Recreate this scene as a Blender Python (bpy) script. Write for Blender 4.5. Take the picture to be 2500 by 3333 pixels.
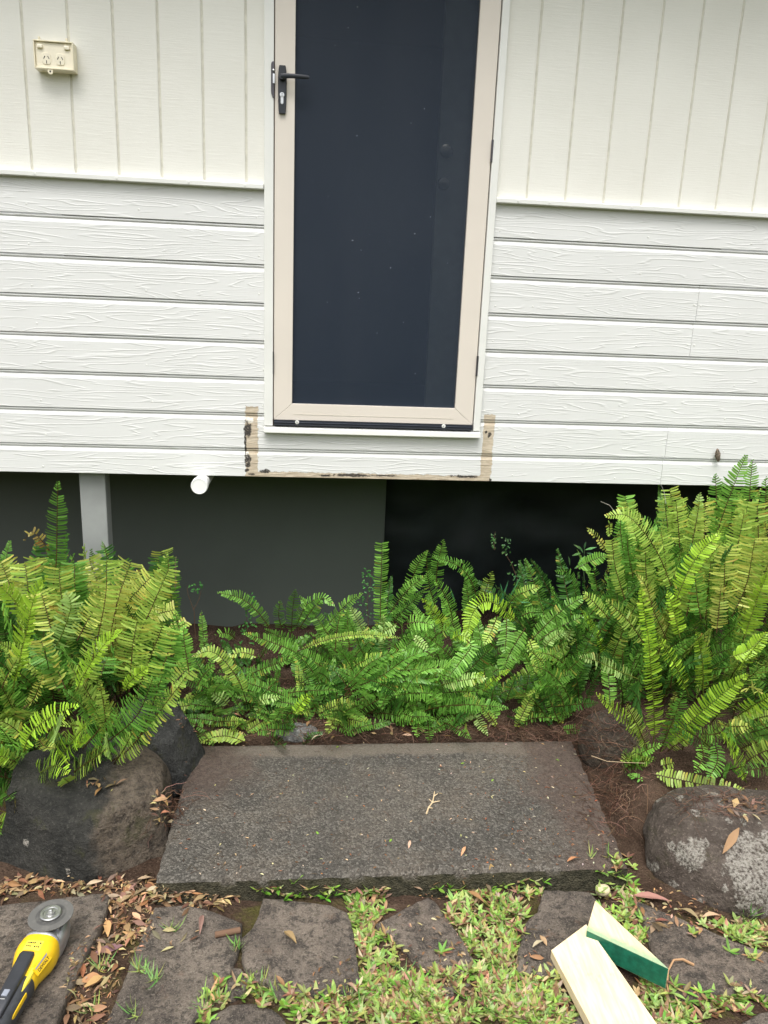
import bpy, bmesh, math, random
import numpy as np
from mathutils import Vector, Matrix, noise as mnoise
from math import sin, cos, pi, radians

# ------------------------------------------------------------------ scene, camera, light
sc = bpy.context.scene
for o in list(bpy.data.objects):
    bpy.data.objects.remove(o, do_unlink=True)
COL = sc.collection
random.seed(7)
RNG = np.random.default_rng(11)

FPX, PITCH, YAW, ROLL, CDIST, CH = 2460.1, .2508, .1015, .0409, 3.0086, 1.5
cF = np.array([sin(YAW) * cos(PITCH), cos(YAW) * cos(PITCH), -sin(PITCH)])
r0 = np.array([cos(YAW), -sin(YAW), 0.0])
u0 = np.cross(r0, cF)
cR = r0 * cos(ROLL) + u0 * sin(ROLL)
cU = -r0 * sin(ROLL) + u0 * cos(ROLL)
cC = np.array([0.0, -CDIST, CH])

cam = bpy.data.cameras.new('camera')
cam.sensor_fit = 'HORIZONTAL'
cam.sensor_width = 36.0
cam.lens = FPX / 2500.0 * 36.0
cam.clip_start = 0.02
cam.clip_end = 500
camo = bpy.data.objects.new('camera', cam)
COL.objects.link(camo)
camo.matrix_world = Matrix(((cR[0], cU[0], -cF[0], cC[0]), (cR[1], cU[1], -cF[1], cC[1]),
                            (cR[2], cU[2], -cF[2], cC[2]), (0, 0, 0, 1)))
sc.camera = camo

SUN_EL, SUN_AZ = radians(67), radians(197)      # azimuth clockwise from +Y (into the wall)
world = bpy.data.worlds.new('World')
sc.world = world
world.use_nodes = True
wn, wl = world.node_tree.nodes, world.node_tree.links
for n in list(wn):
    wn.remove(n)
sky = wn.new('ShaderNodeTexSky')
sky.sky_type = 'NISHITA'
sky.sun_disc = False
sky.sun_elevation = SUN_EL
sky.sun_rotation = SUN_AZ
sky.dust_density = 4.0
sky.air_density = 1.0
hsv = wn.new('ShaderNodeHueSaturation')
hsv.inputs['Saturation'].default_value = 0.12     # overcast: the blue is veiled
bg = wn.new('ShaderNodeBackground')
bg.inputs['Strength'].default_value = 0.15
wo = wn.new('ShaderNodeOutputWorld')
wl.new(sky.outputs[0], hsv.inputs['Color'])
wl.new(hsv.outputs[0], bg.inputs['Color'])
wl.new(bg.outputs[0], wo.inputs['Surface'])

sl = bpy.data.lights.new('sun', 'SUN')
sl.energy = 1.4
sl.angle = radians(38)
sl.color = (1.0, .97, .92)
slo = bpy.data.objects.new('sun', sl)
COL.objects.link(slo)
sdir = Vector((sin(SUN_AZ) * cos(SUN_EL), cos(SUN_AZ) * cos(SUN_EL), sin(SUN_EL)))   # towards the sun
slo.rotation_euler = sdir.to_track_quat('Z', 'Y').to_euler()
slo.location = (0, -4, 6)

sc.view_settings.view_transform = 'Standard'
sc.view_settings.look = 'None'
sc.view_settings.exposure = 0.88
sc.view_settings.gamma = 1.0
sc.view_settings.use_curve_mapping = False
sc.cycles.max_bounces = 6
sc.cycles.diffuse_bounces = 4
sc.cycles.transparent_max_bounces = 8

# ------------------------------------------------------------------ layout helpers (photo pixel -> point in the place)
def ray(u, v):
    return cF + cR * (u - 1250) / FPX - cU * (v - 1666.5) / FPX
def G(u, v, z=0.0):
    d = ray(u, v); t = (z - cC[2]) / d[2]
    return cC + d * t
def W(u, v, Y=0.0):
    d = ray(u, v); t = (Y - cC[1]) / d[1]
    return cC + d * t

# ------------------------------------------------------------------ mesh helpers
class MB:
    def __init__(s):
        s.v = []; s.f = []; s.c = []; s.m = []; s.cur = (1, 1, 1); s.mi = 0
    def add(s, vs, fs):
        o = len(s.v)
        s.v += [tuple(map(float, p)) for p in vs]
        s.c += [s.cur] * len(vs)
        s.f += [tuple(i + o for i in f) for f in fs]
        s.m += [s.mi] * len(fs)
    def box(s, x0, x1, y0, y1, z0, z1):
        vs = [(x0, y0, z0), (x1, y0, z0), (x1, y1, z0), (x0, y1, z0), (x0, y0, z1), (x1, y0, z1), (x1, y1, z1), (x0, y1, z1)]
        s.add(vs, [(0, 3, 2, 1), (4, 5, 6, 7), (0, 1, 5, 4), (1, 2, 6, 5), (2, 3, 7, 6), (3, 0, 4, 7)])
    def loft(s, rings, cap0=True, cap1=True):
        n = len(rings[0]); vs = [p for r in rings for p in r]; fs = []
        for i in range(len(rings) - 1):
            for j in range(n):
                a = i * n + j; b = i * n + (j + 1) % n
                fs.append((a, b, b + n, a + n))
        if cap0: fs.append(tuple(range(n))[::-1])
        if cap1: fs.append(tuple(range((len(rings) - 1) * n, len(rings) * n)))
        s.add(vs, fs)
    def tube(s, pts, r0, r1=None, n=6, cap=True):
        r1 = r0 if r1 is None else r1
        rings = []; P = [Vector(p) for p in pts]
        for i, p in enumerate(P):
            t = (P[min(i + 1, len(P) - 1)] - P[max(i - 1, 0)])
            t = t.normalized() if t.length > 1e-9 else Vector((0, 0, 1))
            a = t.cross(Vector((0, 0, 1)) if abs(t.z) < .9 else Vector((1, 0, 0))).normalized(); b = t.cross(a)
            r = r0 + (r1 - r0) * i / max(1, len(P) - 1)
            rings.append([p + a * (r * cos(2 * pi * k / n)) + b * (r * sin(2 * pi * k / n)) for k in range(n)])
        s.loft(rings, cap, cap)
    def lathe(s, prof, c, n=24, axis='Z'):
        # prof: (r, h) pairs
        rings = []
        for r, h in prof:
            ring = []
            for k in range(n):
                a = 2 * pi * k / n
                if axis == 'Z': ring.append((c[0] + r * cos(a), c[1] + r * sin(a), c[2] + h))
                else: ring.append((c[0] + r * cos(a), c[1] + h, c[2] + r * sin(a)))
            rings.append(ring)
        s.loft(rings)
    def build(s, name, mats, parent=None, smooth=False, bevel=0, loc=None, rot=None, recalc=True, autosmooth=None):
        me = bpy.data.meshes.new(name)
        me.from_pydata(s.v, [], s.f)
        mats = mats if isinstance(mats, (list, tuple)) else [mats]
        for m in mats: me.materials.append(m)
        if len(mats) > 1: me.polygons.foreach_set('material_index', s.m)
        if any(c != (1, 1, 1) for c in s.c):
            at = me.color_attributes.new('col', 'FLOAT_COLOR', 'POINT')
            at.data.foreach_set('color', np.array([(*c, 1) for c in s.c], dtype=np.float32).ravel())
        if recalc or bevel:
            bm = bmesh.new(); bm.from_mesh(me)
            if recalc: bmesh.ops.recalc_face_normals(bm, faces=bm.faces)
            if bevel:
                es = [e for e in bm.edges if len(e.link_faces) == 2 and e.calc_face_angle(0) > .6]
                bmesh.ops.bevel(bm, geom=es, offset=bevel, segments=2, affect='EDGES', profile=.5)
            bm.to_mesh(me); bm.free()
        if smooth:
            me.polygons.foreach_set('use_smooth', [True] * len(me.polygons))
            me.set_sharp_from_angle(angle=autosmooth or radians(40))
        me.update()
        return link(name, me, parent, loc, rot)

def link(name, me, parent=None, loc=None, rot=None):
    o = bpy.data.objects.new(name, me)
    COL.objects.link(o)
    if parent: o.parent = parent
    if loc is not None: o.location = loc
    if rot is not None: o.rotation_euler = rot
    return o
def empty(name, loc=(0, 0, 0), rot=(0, 0, 0)):
    o = bpy.data.objects.new(name, None)
    COL.objects.link(o); o.location = loc; o.rotation_euler = rot; o.empty_display_size = .05
    return o
def tag(o, label=None, cat=None, group=None, kind=None):
    if label: o['label'] = label
    if cat: o['category'] = cat
    if group: o['group'] = group
    if kind: o['kind'] = kind
    return o
def inpoly(x, y, P):
    r = False; j = len(P) - 1
    for i in range(len(P)):
        xi, yi = P[i][0], P[i][1]; xj, yj = P[j][0], P[j][1]
        if (yi > y) != (yj > y) and x < (xj - xi) * (y - yi) / (yj - yi) + xi: r = not r
        j = i
    return r
def fbm(x, y, z=0.0, o=4):
    return mnoise.fractal(Vector((x, y, z)), 1.0, 2.0, o)

# ------------------------------------------------------------------ material helpers
class NT:
    def __init__(s, name):
        s.m = bpy.data.materials.new(name); s.m.use_nodes = True
        s.t = s.m.node_tree
        for n in list(s.t.nodes): s.t.nodes.remove(n)
        s.out = s.n('ShaderNodeOutputMaterial')
    def n(s, typ, **kw):
        nd = s.t.nodes.new(typ)
        for k, v in kw.items(): setattr(nd, k, v)
        return nd
    def put(s, sock, v):
        if isinstance(v, bpy.types.NodeSocket): s.t.links.new(v, sock)
        elif v is not None:
            if hasattr(sock.default_value, '__len__') and not hasattr(v, '__len__'): v = (v, v, v, 1)[:len(sock.default_value)]
            if hasattr(v, '__len__') and len(v) == 3 and len(sock.default_value) == 4: v = (*v, 1)
            sock.default_value = v
    def math(s, op, a, b=0.0, c=None, clamp=False):
        nd = s.n('ShaderNodeMath', operation=op, use_clamp=clamp)
        s.put(nd.inputs[0], a); s.put(nd.inputs[1], b)
        if c is not None: s.put(nd.inputs[2], c)
        return nd.outputs[0]
    def noise(s, vec, scale, detail=4, rough=.55, dist=0.0, out=0, w=None):
        nd = s.n('ShaderNodeTexNoise')
        if w is not None:
            nd.noise_dimensions = '4D'; s.put(nd.inputs['W'], w)
        s.put(nd.inputs['Vector'], vec)
        nd.inputs['Scale'].default_value = scale; nd.inputs['Detail'].default_value = detail
        nd.inputs['Roughness'].default_value = rough; nd.inputs['Distortion'].default_value = dist
        return nd.outputs[out]
    def voro(s, vec, scale, feature='F1', out='Distance', rand=1.0):
        nd = s.n('ShaderNodeTexVoronoi', feature=feature); s.put(nd.inputs['Vector'], vec)
        nd.inputs['Scale'].default_value = scale; nd.inputs['Randomness'].default_value = rand
        return nd.outputs[out]
    def ramp(s, f, a, b):            # smoothstep a..b
        nd = s.n('ShaderNodeMapRange', interpolation_type='SMOOTHSTEP')
        s.put(nd.inputs['Value'], f)
        nd.inputs['From Min'].default_value = a; nd.inputs['From Max'].default_value = b
        return nd.outputs[0]
    def mix(s, f, a, b, blend='MIX'):
        nd = s.n('ShaderNodeMix', data_type='RGBA', blend_type=blend)
        s.put(nd.inputs[0], f); s.put(nd.inputs[6], a); s.put(nd.inputs[7], b)
        return nd.outputs[2]
    def mapping(s, vec, scale=(1, 1, 1), loc=(0, 0, 0), rot=(0, 0, 0)):
        nd = s.n('ShaderNodeMapping'); s.put(nd.inputs['Vector'], vec)
        nd.inputs['Scale'].default_value = scale; nd.inputs['Location'].default_value = loc; nd.inputs['Rotation'].default_value = rot
        return nd.outputs[0]
    def pos(s): return s.n('ShaderNodeNewGeometry').outputs['Position']
    def obj(s): return s.n('ShaderNodeTexCoord').outputs['Object']
    def rnd(s): return s.n('ShaderNodeObjectInfo').outputs['Random']
    def sep(s, v):
        nd = s.n('ShaderNodeSeparateXYZ'); s.put(nd.inputs[0], v); return nd.outputs
    def bump(s, h, strength=.5, dist=.01, normal=None):
        nd = s.n('ShaderNodeBump'); s.put(nd.inputs['Height'], h)
        nd.inputs['Strength'].default_value = strength; nd.inputs['Distance'].default_value = dist
        if normal is not None: s.put(nd.inputs['Normal'], normal)
        return nd.outputs[0]
    def bsdf(s, col, rough=.6, metal=0.0, spec=.5, normal=None, **kw):
        b = s.n('ShaderNodeBsdfPrincipled')
        s.put(b.inputs['Base Color'], col); s.put(b.inputs['Roughness'], rough)
        s.put(b.inputs['Metallic'], metal); s.put(b.inputs['Specular IOR Level'], spec)
        if normal is not None: s.put(b.inputs['Normal'], normal)
        for k, v in kw.items(): s.put(b.inputs[k], v)
        return b.outputs[0]
    def done(s, sh):
        s.t.links.new(sh, s.out.inputs['Surface']); return s.m

def plain(name, col, rough=.6, metal=0.0, spec=.5, var=.08, vscale=30, bump=0.0, bscale=200):
    t = NT(name); p = t.obj()
    nz = t.noise(p, vscale, 4)
    c = t.mix(t.ramp(nz, .3, .7), [x * (1 - var) for x in col], [min(1, x * (1 + var)) for x in col])
    nr = t.bump(t.noise(p, bscale, 3), bump, .002) if bump else None
    return t.done(t.bsdf(c, rough, metal, spec, nr))

M = {}

# --- painted weatherboard with embossed grain, and the bare strips where the stair was fixed
def weatherboard_mat():
    t = NT('painted_weatherboard'); p = t.pos(); x, y, z = t.sep(p)
    rnd = t.math('MULTIPLY', t.rnd(), 57.0)
    big = t.noise(t.mapping(p, (.40, .01, 4.6)), 3.2, 2.5, .45, .15, w=rnd)
    lines = t.math('FRACT', t.math('ADD', t.math('MULTIPLY', big, 17.0), t.math('MULTIPLY', z, 42.0)))
    tri = t.math('ABSOLUTE', t.math('SUBTRACT', lines, .5))
    ridge = t.math('POWER', t.ramp(tri, .30, .5), 1.5)
    gate = t.ramp(t.noise(t.mapping(p, (1.2, .01, 9)), 3.0, 2, w=rnd), .30, .48)
    fine = t.noise(t.mapping(p, (3, .01, 60)), 4.0, 3, w=rnd)
    h = t.math('ADD', t.math('MULTIPLY', ridge, gate), t.math('MULTIPLY', fine, .25))
    # peel mask in world X / Z
    wob = t.noise(p, 60, 5, .7)
    w1 = t.math('MULTIPLY', t.math('SUBTRACT', wob, .5), .024)
    w2 = t.math('MULTIPLY', t.math('SUBTRACT', t.noise(t.mapping(p, (1, 1, 1), (3, 1, 2)), 50, 5, .7), .5), .024)
    xx = t.math('ADD', x, w1); zz = t.math('ADD', z, w2)
    def rect(a, b, c, d, q=.0022):
        fx = t.math('SUBTRACT', (b - a) / 2, t.math('ABSOLUTE', t.math('SUBTRACT', xx, (a + b) / 2)))
        fz = t.math('SUBTRACT', (d - c) / 2, t.math('ABSOLUTE', t.math('SUBTRACT', zz, (c + d) / 2)))
        return t.ramp(t.math('MINIMUM', fx, fz), -q * .3, q * .7)
    def ell(a, c, rx, rz, k=.35):
        rx, rz = rx * 1.3, rz * 1.3
        ex = t.math('DIVIDE', t.math('SUBTRACT', x, a), rx); ez = t.math('DIVIDE', t.math('SUBTRACT', z, c), rz)
        d = t.math('SQRT', t.math('ADD', t.math('MULTIPLY', ex, ex), t.math('MULTIPLY', ez, ez)))
        d = t.math('ADD', d, t.math('MULTIPLY', t.math('SUBTRACT', wob, .5), 2.4))
        return t.math('SUBTRACT', 1.0, t.ramp(d, 1 - k, 1))
    def union(L):
        r = L[0]
        for q in L[1:]: r = t.math('MAXIMUM', r, q)
        return r
    bare = union([rect(-.256, -.207, .84, 1.147), rect(.696, .741, .84, 1.141), rect(-.24, .73, .84, .888)])
    dark = union([ell(-.247, 1.058, .013, .026), ell(-.247, .936, .012, .016), ell(-.246, .913, .010, .010), ell(-.25, .892, .008, .006),
                  ell(-.178, .889, .022, .007), ell(.17, .880, .07, .0055), ell(.06, .876, .018, .004), ell(.30, .881, .05, .003), ell(-.236, .876, .012, .004),
                  ell(.722, 1.060, .0075, .010), ell(.707, 1.069, .005, .005), ell(.63, .884, .05, .005), ell(-.256, 1.01, .004, .05), ell(.74, .872, .005, .006)])
    dark = t.math('MULTIPLY', dark, t.ramp(t.noise(p, 160, 3, .7), .30, .44))
    chip = union([ell(-.24, 1.093, .013, .012), ell(-.25, .945, .006, .02)])
    edge = t.math('MULTIPLY', t.math('MULTIPLY', t.math('SUBTRACT', 1.0, bare), bare), t.ramp(t.noise(p, 45, 3), .5, .62))
    fade = t.noise(t.mapping(p, (1, 1, .6)), 2.2, 4)
    paint = t.mix(t.ramp(fade, .3, .7), (.725, .727, .714), (.755, .757, .744))
    spk = t.ramp(t.noise(p, 420, 2, .8), .74, .80)
    paint = t.mix(t.math('MULTIPLY', spk, .25), paint, (.45, .43, .38))
    tan = t.mix(t.ramp(t.noise(t.mapping(p, (1, 1, 5)), 24, 5, .7), .32, .68), (.45, .37, .27), (.63, .545, .425))
    rust = t.ramp(t.noise(p, 40, 5, .7), .56, .70)
    tan = t.mix(t.math('MULTIPLY', rust, .5), tan, (.30, .17, .085))
    c = t.mix(bare, paint, tan)
    c = t.mix(t.math('MULTIPLY', edge, 2.4, clamp=True), c, (.16, .12, .09))
    c = t.mix(chip, c, (.80, .76, .68))
    c = t.mix(dark, c, (.055, .048, .042))
    hh = t.math('SUBTRACT', h, t.math('MULTIPLY', bare, .8))
    rough = t.math('ADD', .42, t.math('MULTIPLY', bare, .4))
    return t.done(t.bsdf(c, rough, 0, .35, t.bump(hh, .36, .0026)))
M['board'] = weatherboard_mat()

def panel_mat():
    t = NT('painted_rough_sawn_panel'); p = t.pos()
    rnd = t.math('MULTIPLY', t.rnd(), 31.0)
    saw = t.noise(t.mapping(p, (2.0, .01, 34)), 6, 5, .7, w=rnd)
    sp = t.noise(p, 90, 4, .7)
    h = t.math('ADD', t.ramp(saw, .35, .75), t.math('MULTIPLY', sp, .6))
    c = t.mix(t.ramp(t.noise(p, 3, 4), .3, .7), (.80, .785, .722), (.835, .822, .762))
    crack = t.ramp(t.noise(t.mapping(p, (3, .01, 55)), 7, 6, .75, w=rnd), .70, .78)
    c = t.mix(t.math('MULTIPLY', crack, .3), c, (.47, .44, .36))
    spk = t.ramp(t.noise(p, 210, 2, .8), .755, .80)
    c = t.mix(t.math('MULTIPLY', spk, .5), c, (.4, .37, .29))
    return t.done(t.bsdf(c, .62, 0, .3, t.bump(h, .26, .0020)))
M['panel'] = panel_mat()
M['groove'] = plain('groove_paint', (.66, .635, .55), .7, var=.1)
M['trim'] = plain('painted_trim', (.79, .79, .755), .4, var=.03, vscale=6, bump=.12, bscale=120)
M['beige'] = plain('beige_powder_coat', (.735, .67, .595), .38, var=.02, vscale=5)
M['blackmetal'] = plain('black_powder_coat', (.022, .025, .034), .38, var=.2, bump=.1, bscale=400)
M['gapbrown'] = plain('brown_jamb', (.10, .065, .05), .6)
M['rubber'] = plain('black_rubber_sweep', (.016, .02, .032), .32)
M['chrome'] = plain('satin_steel', (.62, .63, .64), .28, 1.0, var=.1)
M['hinge'] = plain('grey_steel_hinge', (.09, .085, .095), .42, .6, var=.2)
M['dark'] = plain('dark_slot', (.012, .01, .009), .9)
M['cream'] = plain('aged_cream_plastic', (.86, .79, .60), .38, var=.04, vscale=40)
M['cream2'] = plain('cream_plastic_face', (.90, .83, .66), .35, var=.03, vscale=40)
M['pvc'] = plain('white_pvc', (.90, .90, .88), .3, var=.02)
M['postgrey'] = plain('grey_painted_steel', (.31, .318, .315), .5, var=.08, vscale=9)
M['wallgrey'] = plain('grey_painted_blockwork', (.100, .115, .102), .75, var=.06, vscale=2, bump=.15, bscale=90)
M['underfloor'] = plain('dark_timber', (.035, .03, .026), .85, var=.3, vscale=8)
M['plastic'] = plain('black_plastic', (.009, .015, .018), .6, var=.2, vscale=6)
M['innerdoor'] = plain('inner_door_paint', (.30, .34, .31), .5)
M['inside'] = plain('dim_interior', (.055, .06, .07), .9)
M['brass'] = plain('tarnished_knob', (.45, .45, .40), .25, 1.0)

def mesh_mat():
    t = NT('woven_steel_screen'); p = t.pos(); x, y, z = t.sep(p)
    wv = t.math('MULTIPLY', t.math('SINE', t.math('MULTIPLY', x, 2600)), t.math('SINE', t.math('MULTIPLY', z, 2600)))
    dust = t.ramp(t.noise(p, 240, 3, .8), .70, .82)
    blot = t.noise(t.mapping(p, (1, 1, .35)), 4, 4)
    c = t.mix(t.ramp(blot, .3, .75), (.012, .022, .040), (.020, .030, .048))
    c = t.mix(t.math('MULTIPLY', dust, .22), c, (.16, .17, .19))
    sp = t.ramp(t.noise(p, 70, 1, .5), .80, .83)
    c = t.mix(t.math('MULTIPLY', sp, .6), c, (.3, .3, .3))
    b = t.bsdf(c, .62, 0, .35, t.bump(wv, .25, .0006))
    tr = t.n('ShaderNodeBsdfTransparent')
    mx = t.n('ShaderNodeMixShader'); mx.inputs[0].default_value = .16
    t.t.links.new(b, mx.inputs[1]); t.t.links.new(tr.outputs[0], mx.inputs[2])
    return t.done(mx.outputs[0])
M['screen'] = mesh_mat()

# --- leaf material: colour comes from each leaflet's own colour
def leaf_mat(name, rough=.42, trans=.3, spec=.35):
    t = NT(name)
    a = t.n('ShaderNodeAttribute', attribute_name='col').outputs['Color']
    b = t.bsdf(a, rough, 0, spec)
    tl = t.n('ShaderNodeBsdfTranslucent'); t.t.links.new(a, tl.inputs[0])
    mx = t.n('ShaderNodeMixShader'); mx.inputs[0].default_value = trans
    t.t.links.new(b, mx.inputs[1]); t.t.links.new(tl.outputs[0], mx.inputs[2])
    return t.done(mx.outputs[0])
M['fern'] = leaf_mat('fern_leaf', .38, .38, .4)
M['weed'] = leaf_mat('weed_leaf', .5, .3)
M['litter'] = leaf_mat('dry_leaf', .7, .12, .25)
M['twig'] = leaf_mat('twig', .8, 0.0, .2)

def soil_mat():
    t = NT('dark_soil'); p = t.pos()
    n1 = t.noise(p, 9, 6, .65); n2 = t.noise(p, 120, 5, .75); v = t.voro(p, 140)
    c = t.mix(t.ramp(n1, .3, .7), (.045, .027, .018), (.10, .065, .045))
    c = t.mix(t.ramp(n2, .52, .75), c, (.17, .12, .085))
    x, y, z = t.sep(p)
    moss = t.math('MULTIPLY', t.ramp(t.noise(p, 5, 5, .7), .5, .62), t.ramp(y, -1.15, -1.3))
    c = t.mix(t.math('MULTIPLY', moss, .75), c, t.mix(n2, (.045, .05, .012), (.13, .12, .03)))
    c = t.mix(t.ramp(y, -3.6, -4.4), c, t.mix(n1, (.035, .06, .012), (.07, .11, .025)))
    h = t.math('ADD', t.math('MULTIPLY', n2, 1.0), t.math('MULTIPLY', v, .7))
    return t.done(t.bsdf(c, .95, 0, .15, t.bump(h, .9, .012)))
M['soil'] = soil_mat()

def slab_mat():
    t = NT('weathered_concrete'); p = t.pos(); x, y, z = t.sep(p)
    n0 = t.noise(p, 2.6, 5, .6, w=1.0); n1 = t.noise(p, 7, 6, .65); n2 = t.noise(p, 60, 6, .75); n3 = t.noise(p, 260, 3, .8)
    v = t.voro(p, 190, 'F1'); ag = t.sep(t.voro(p, 190, 'F1', 'Color'))[0]
    base = t.mix(t.ramp(n0, .34, .66), (.075, .069, .060), (.128, .113, .094))
    base = t.mix(t.math('MULTIPLY', t.ramp(n1, .45, .68), .55), base, (.135, .110, .084))
    base = t.mix(t.math('MULTIPLY', t.ramp(n1, .48, .30), .6), base, (.055, .052, .046))
    base = t.mix(t.math('MULTIPLY', t.ramp(ag, .60, .95), .50), base, (.25, .23, .20))
    base = t.mix(t.math('MULTIPLY', t.ramp(ag, .42, .10), .60), base, (.040, .036, .031))
    base = t.mix(t.math('MULTIPLY', t.ramp(n3, .56, .72), .45), base, (.30, .27, .23))
    base = t.mix(t.math('MULTIPLY', t.ramp(n2, .44, .30), .55), base, (.045, .039, .033))
    wy = t.math('ADD', y, t.math('MULTIPLY', t.math('SUBTRACT', n1, .5), .10))
    back = t.ramp(wy, -.660, -.630)
    base = t.mix(t.math('MULTIPLY', back, .62), base, t.mix(n2, (.15, .125, .10), (.25, .21, .165)))
    wx = t.math('ADD', x, t.math('MULTIPLY', t.math('SUBTRACT', t.noise(p, 6, 5, .7), .5), .45))
    soilr = t.math('MULTIPLY', t.ramp(wx, .66, .86), .85)
    soill = t.math('MULTIPLY', t.math('MULTIPLY', t.ramp(wx, -.12, -.32), t.ramp(y, -.95, -.75)), .85)
    soil = t.math('MULTIPLY', t.math('MAXIMUM', soilr, soill), t.ramp(n2, .25, .42))
    base = t.mix(soil, base, t.mix(t.ramp(n2, .3, .7), (.060, .040, .033), (.150, .110, .088)))
    geo = t.n('ShaderNodeNewGeometry'); nz = t.sep(geo.outputs['Normal'])[2]
    side = t.ramp(nz, .6, .2)
    base = t.mix(side, base, t.mix(t.ramp(n2, .35, .65), (.028, .027, .016), (.085, .076, .048)))
    hi = t.math('ADD', t.math('MULTIPLY', v, -.7), t.math('ADD', n2, t.math('MULTIPLY', n3, .4)))
    return t.done(t.bsdf(base, .85, 0, .3, t.bump(hi, .9, .009)))
M['slab'] = slab_mat()

def flag_mat():
    t = NT('flagstone'); p = t.pos(); rnd = t.rnd()
    n1 = t.noise(p, 9, 6, .65, w=t.math('MULTIPLY', rnd, 9.0)); n2 = t.noise(p, 70, 6, .78); n3 = t.noise(p, 230, 4, .8); n4 = t.noise(p, 30, 5, .7)
    a = t.mix(rnd, (.13, .105, .088), (.155, .13, .11)); b = t.mix(rnd, (.32, .255, .205), (.285, .24, .195))
    c = t.mix(t.ramp(n1, .34, .64), a, b)
    c = t.mix(t.math('MULTIPLY', t.ramp(n4, .52, .36), .85), c, (.072, .063, .055))
    c = t.mix(t.math('MULTIPLY', t.ramp(n2, .50, .36), .8), c, (.055, .048, .042))
    c = t.mix(t.math('MULTIPLY', t.ramp(n3, .54, .68), .7), c, (.46, .40, .33))
    c = t.mix(t.math('MULTIPLY', t.ramp(n3, .46, .34), .7), c, (.05, .044, .038))
    red = t.ramp(t.noise(p, 18, 4, .6, w=3.0), .58, .72)
    c = t.mix(t.math('MULTIPLY', red, .3), c, (.26, .14, .08))
    moss = t.ramp(t.noise(p, 24, 5, .7, w=6.0), .60, .70)
    c = t.mix(t.math('MULTIPLY', moss, .5), c, (.06, .06, .025))
    h = t.math('ADD', n2, t.math('ADD', t.math('MULTIPLY', n3, .6), n4))
    return t.done(t.bsdf(c, .92, 0, .2, t.bump(h, 1.0, .014)))
M['flag'] = flag_mat()

def rock_mat(name, cdark, clight, brown=None, lichen=0.0, lichen_big=None):
    t = NT(name); p = t.obj()
    n1 = t.noise(p, 6, 6, .65); n2 = t.noise(p, 45, 6, .75); n3 = t.noise(p, 130, 4, .7)
    c = t.mix(t.ramp(n1, .3, .7), cdark, clight)
    if brown:
        x, y, z = t.sep(p)
        f = t.math('ADD', x, t.math('MULTIPLY', t.math('SUBTRACT', n1, .5), .22))
        c = t.mix(t.math('MULTIPLY', t.ramp(f, brown[0], brown[0] + .05), .85), c, t.mix(t.ramp(n2, .35, .65), (.085, .067, .051), (.21, .165, .122)))
    c = t.mix(t.math('MULTIPLY', t.ramp(n2, .54, .72), .5), c, [min(1, q * 2.2) for q in clight])
    c = t.mix(t.math('MULTIPLY', t.ramp(n2, .46, .30), .6), c, [q * .4 for q in cdark])
    c = t.mix(t.math('MULTIPLY', t.ramp(n3, .55, .70), .5), c, [min(1, q * 2.4) for q in clight])
    c = t.mix(t.math('MULTIPLY', t.ramp(n3, .45, .32), .5), c, [q * .35 for q in cdark])
    moss = t.math('MULTIPLY', t.ramp(t.noise(p, 9, 5, .7), .56, .66), .55)
    c = t.mix(moss, c, (.05, .052, .018))
    if lichen:
        pp = t.n('ShaderNodeVectorMath', operation='ADD')
        t.put(pp.inputs[0], p)
        dv = t.n('ShaderNodeVectorMath', operation='SCALE'); t.put(dv.inputs[0], t.noise(p, 60, 4, .7, out=1)); dv.inputs[3].default_value = .03
        t.t.links.new(dv.outputs[0], pp.inputs[1])
        q = pp.outputs[0]
        v = t.voro(q, 23); vc = t.sep(t.voro(q, 23, 'F1', 'Color'))[0]
        disc = t.math('MULTIPLY', t.ramp(v, .36, .30), t.ramp(vc, 1 - lichen, 1 - lichen + .02))
        if lichen_big:
            L = []
            for (cx, cy, cz, r) in lichen_big:
                d = t.n('ShaderNodeVectorMath', operation='DISTANCE'); t.put(d.inputs[0], q); d.inputs[1].default_value = (cx, cy, cz)
                e = t.math('ADD', d.outputs['Value'], t.math('MULTIPLY', t.math('SUBTRACT', t.noise(p, 26, 5, .7), .5), r * 1.4))
                L.append(t.ramp(e, r, r * .86))
            for e in L: disc = t.math('MAXIMUM', disc, e)
        tone = t.mix(t.ramp(n3, .36, .62), (.20, .18, .15), (.44, .41, .36))
        c = t.mix(t.math('MULTIPLY', t.math('MULTIPLY', disc, t.ramp(n3, .34, .50)), t.ramp(n2, .34, .50)), c, tone)
    h = t.math('ADD', t.math('ADD', n2, t.math('MULTIPLY', n3, .5)), t.math('MULTIPLY', t.noise(p, 18, 5, .7), 1.5))
    return t.done(t.bsdf(c, .88, 0, .3, t.bump(h, 1.0, .020)))

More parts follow.
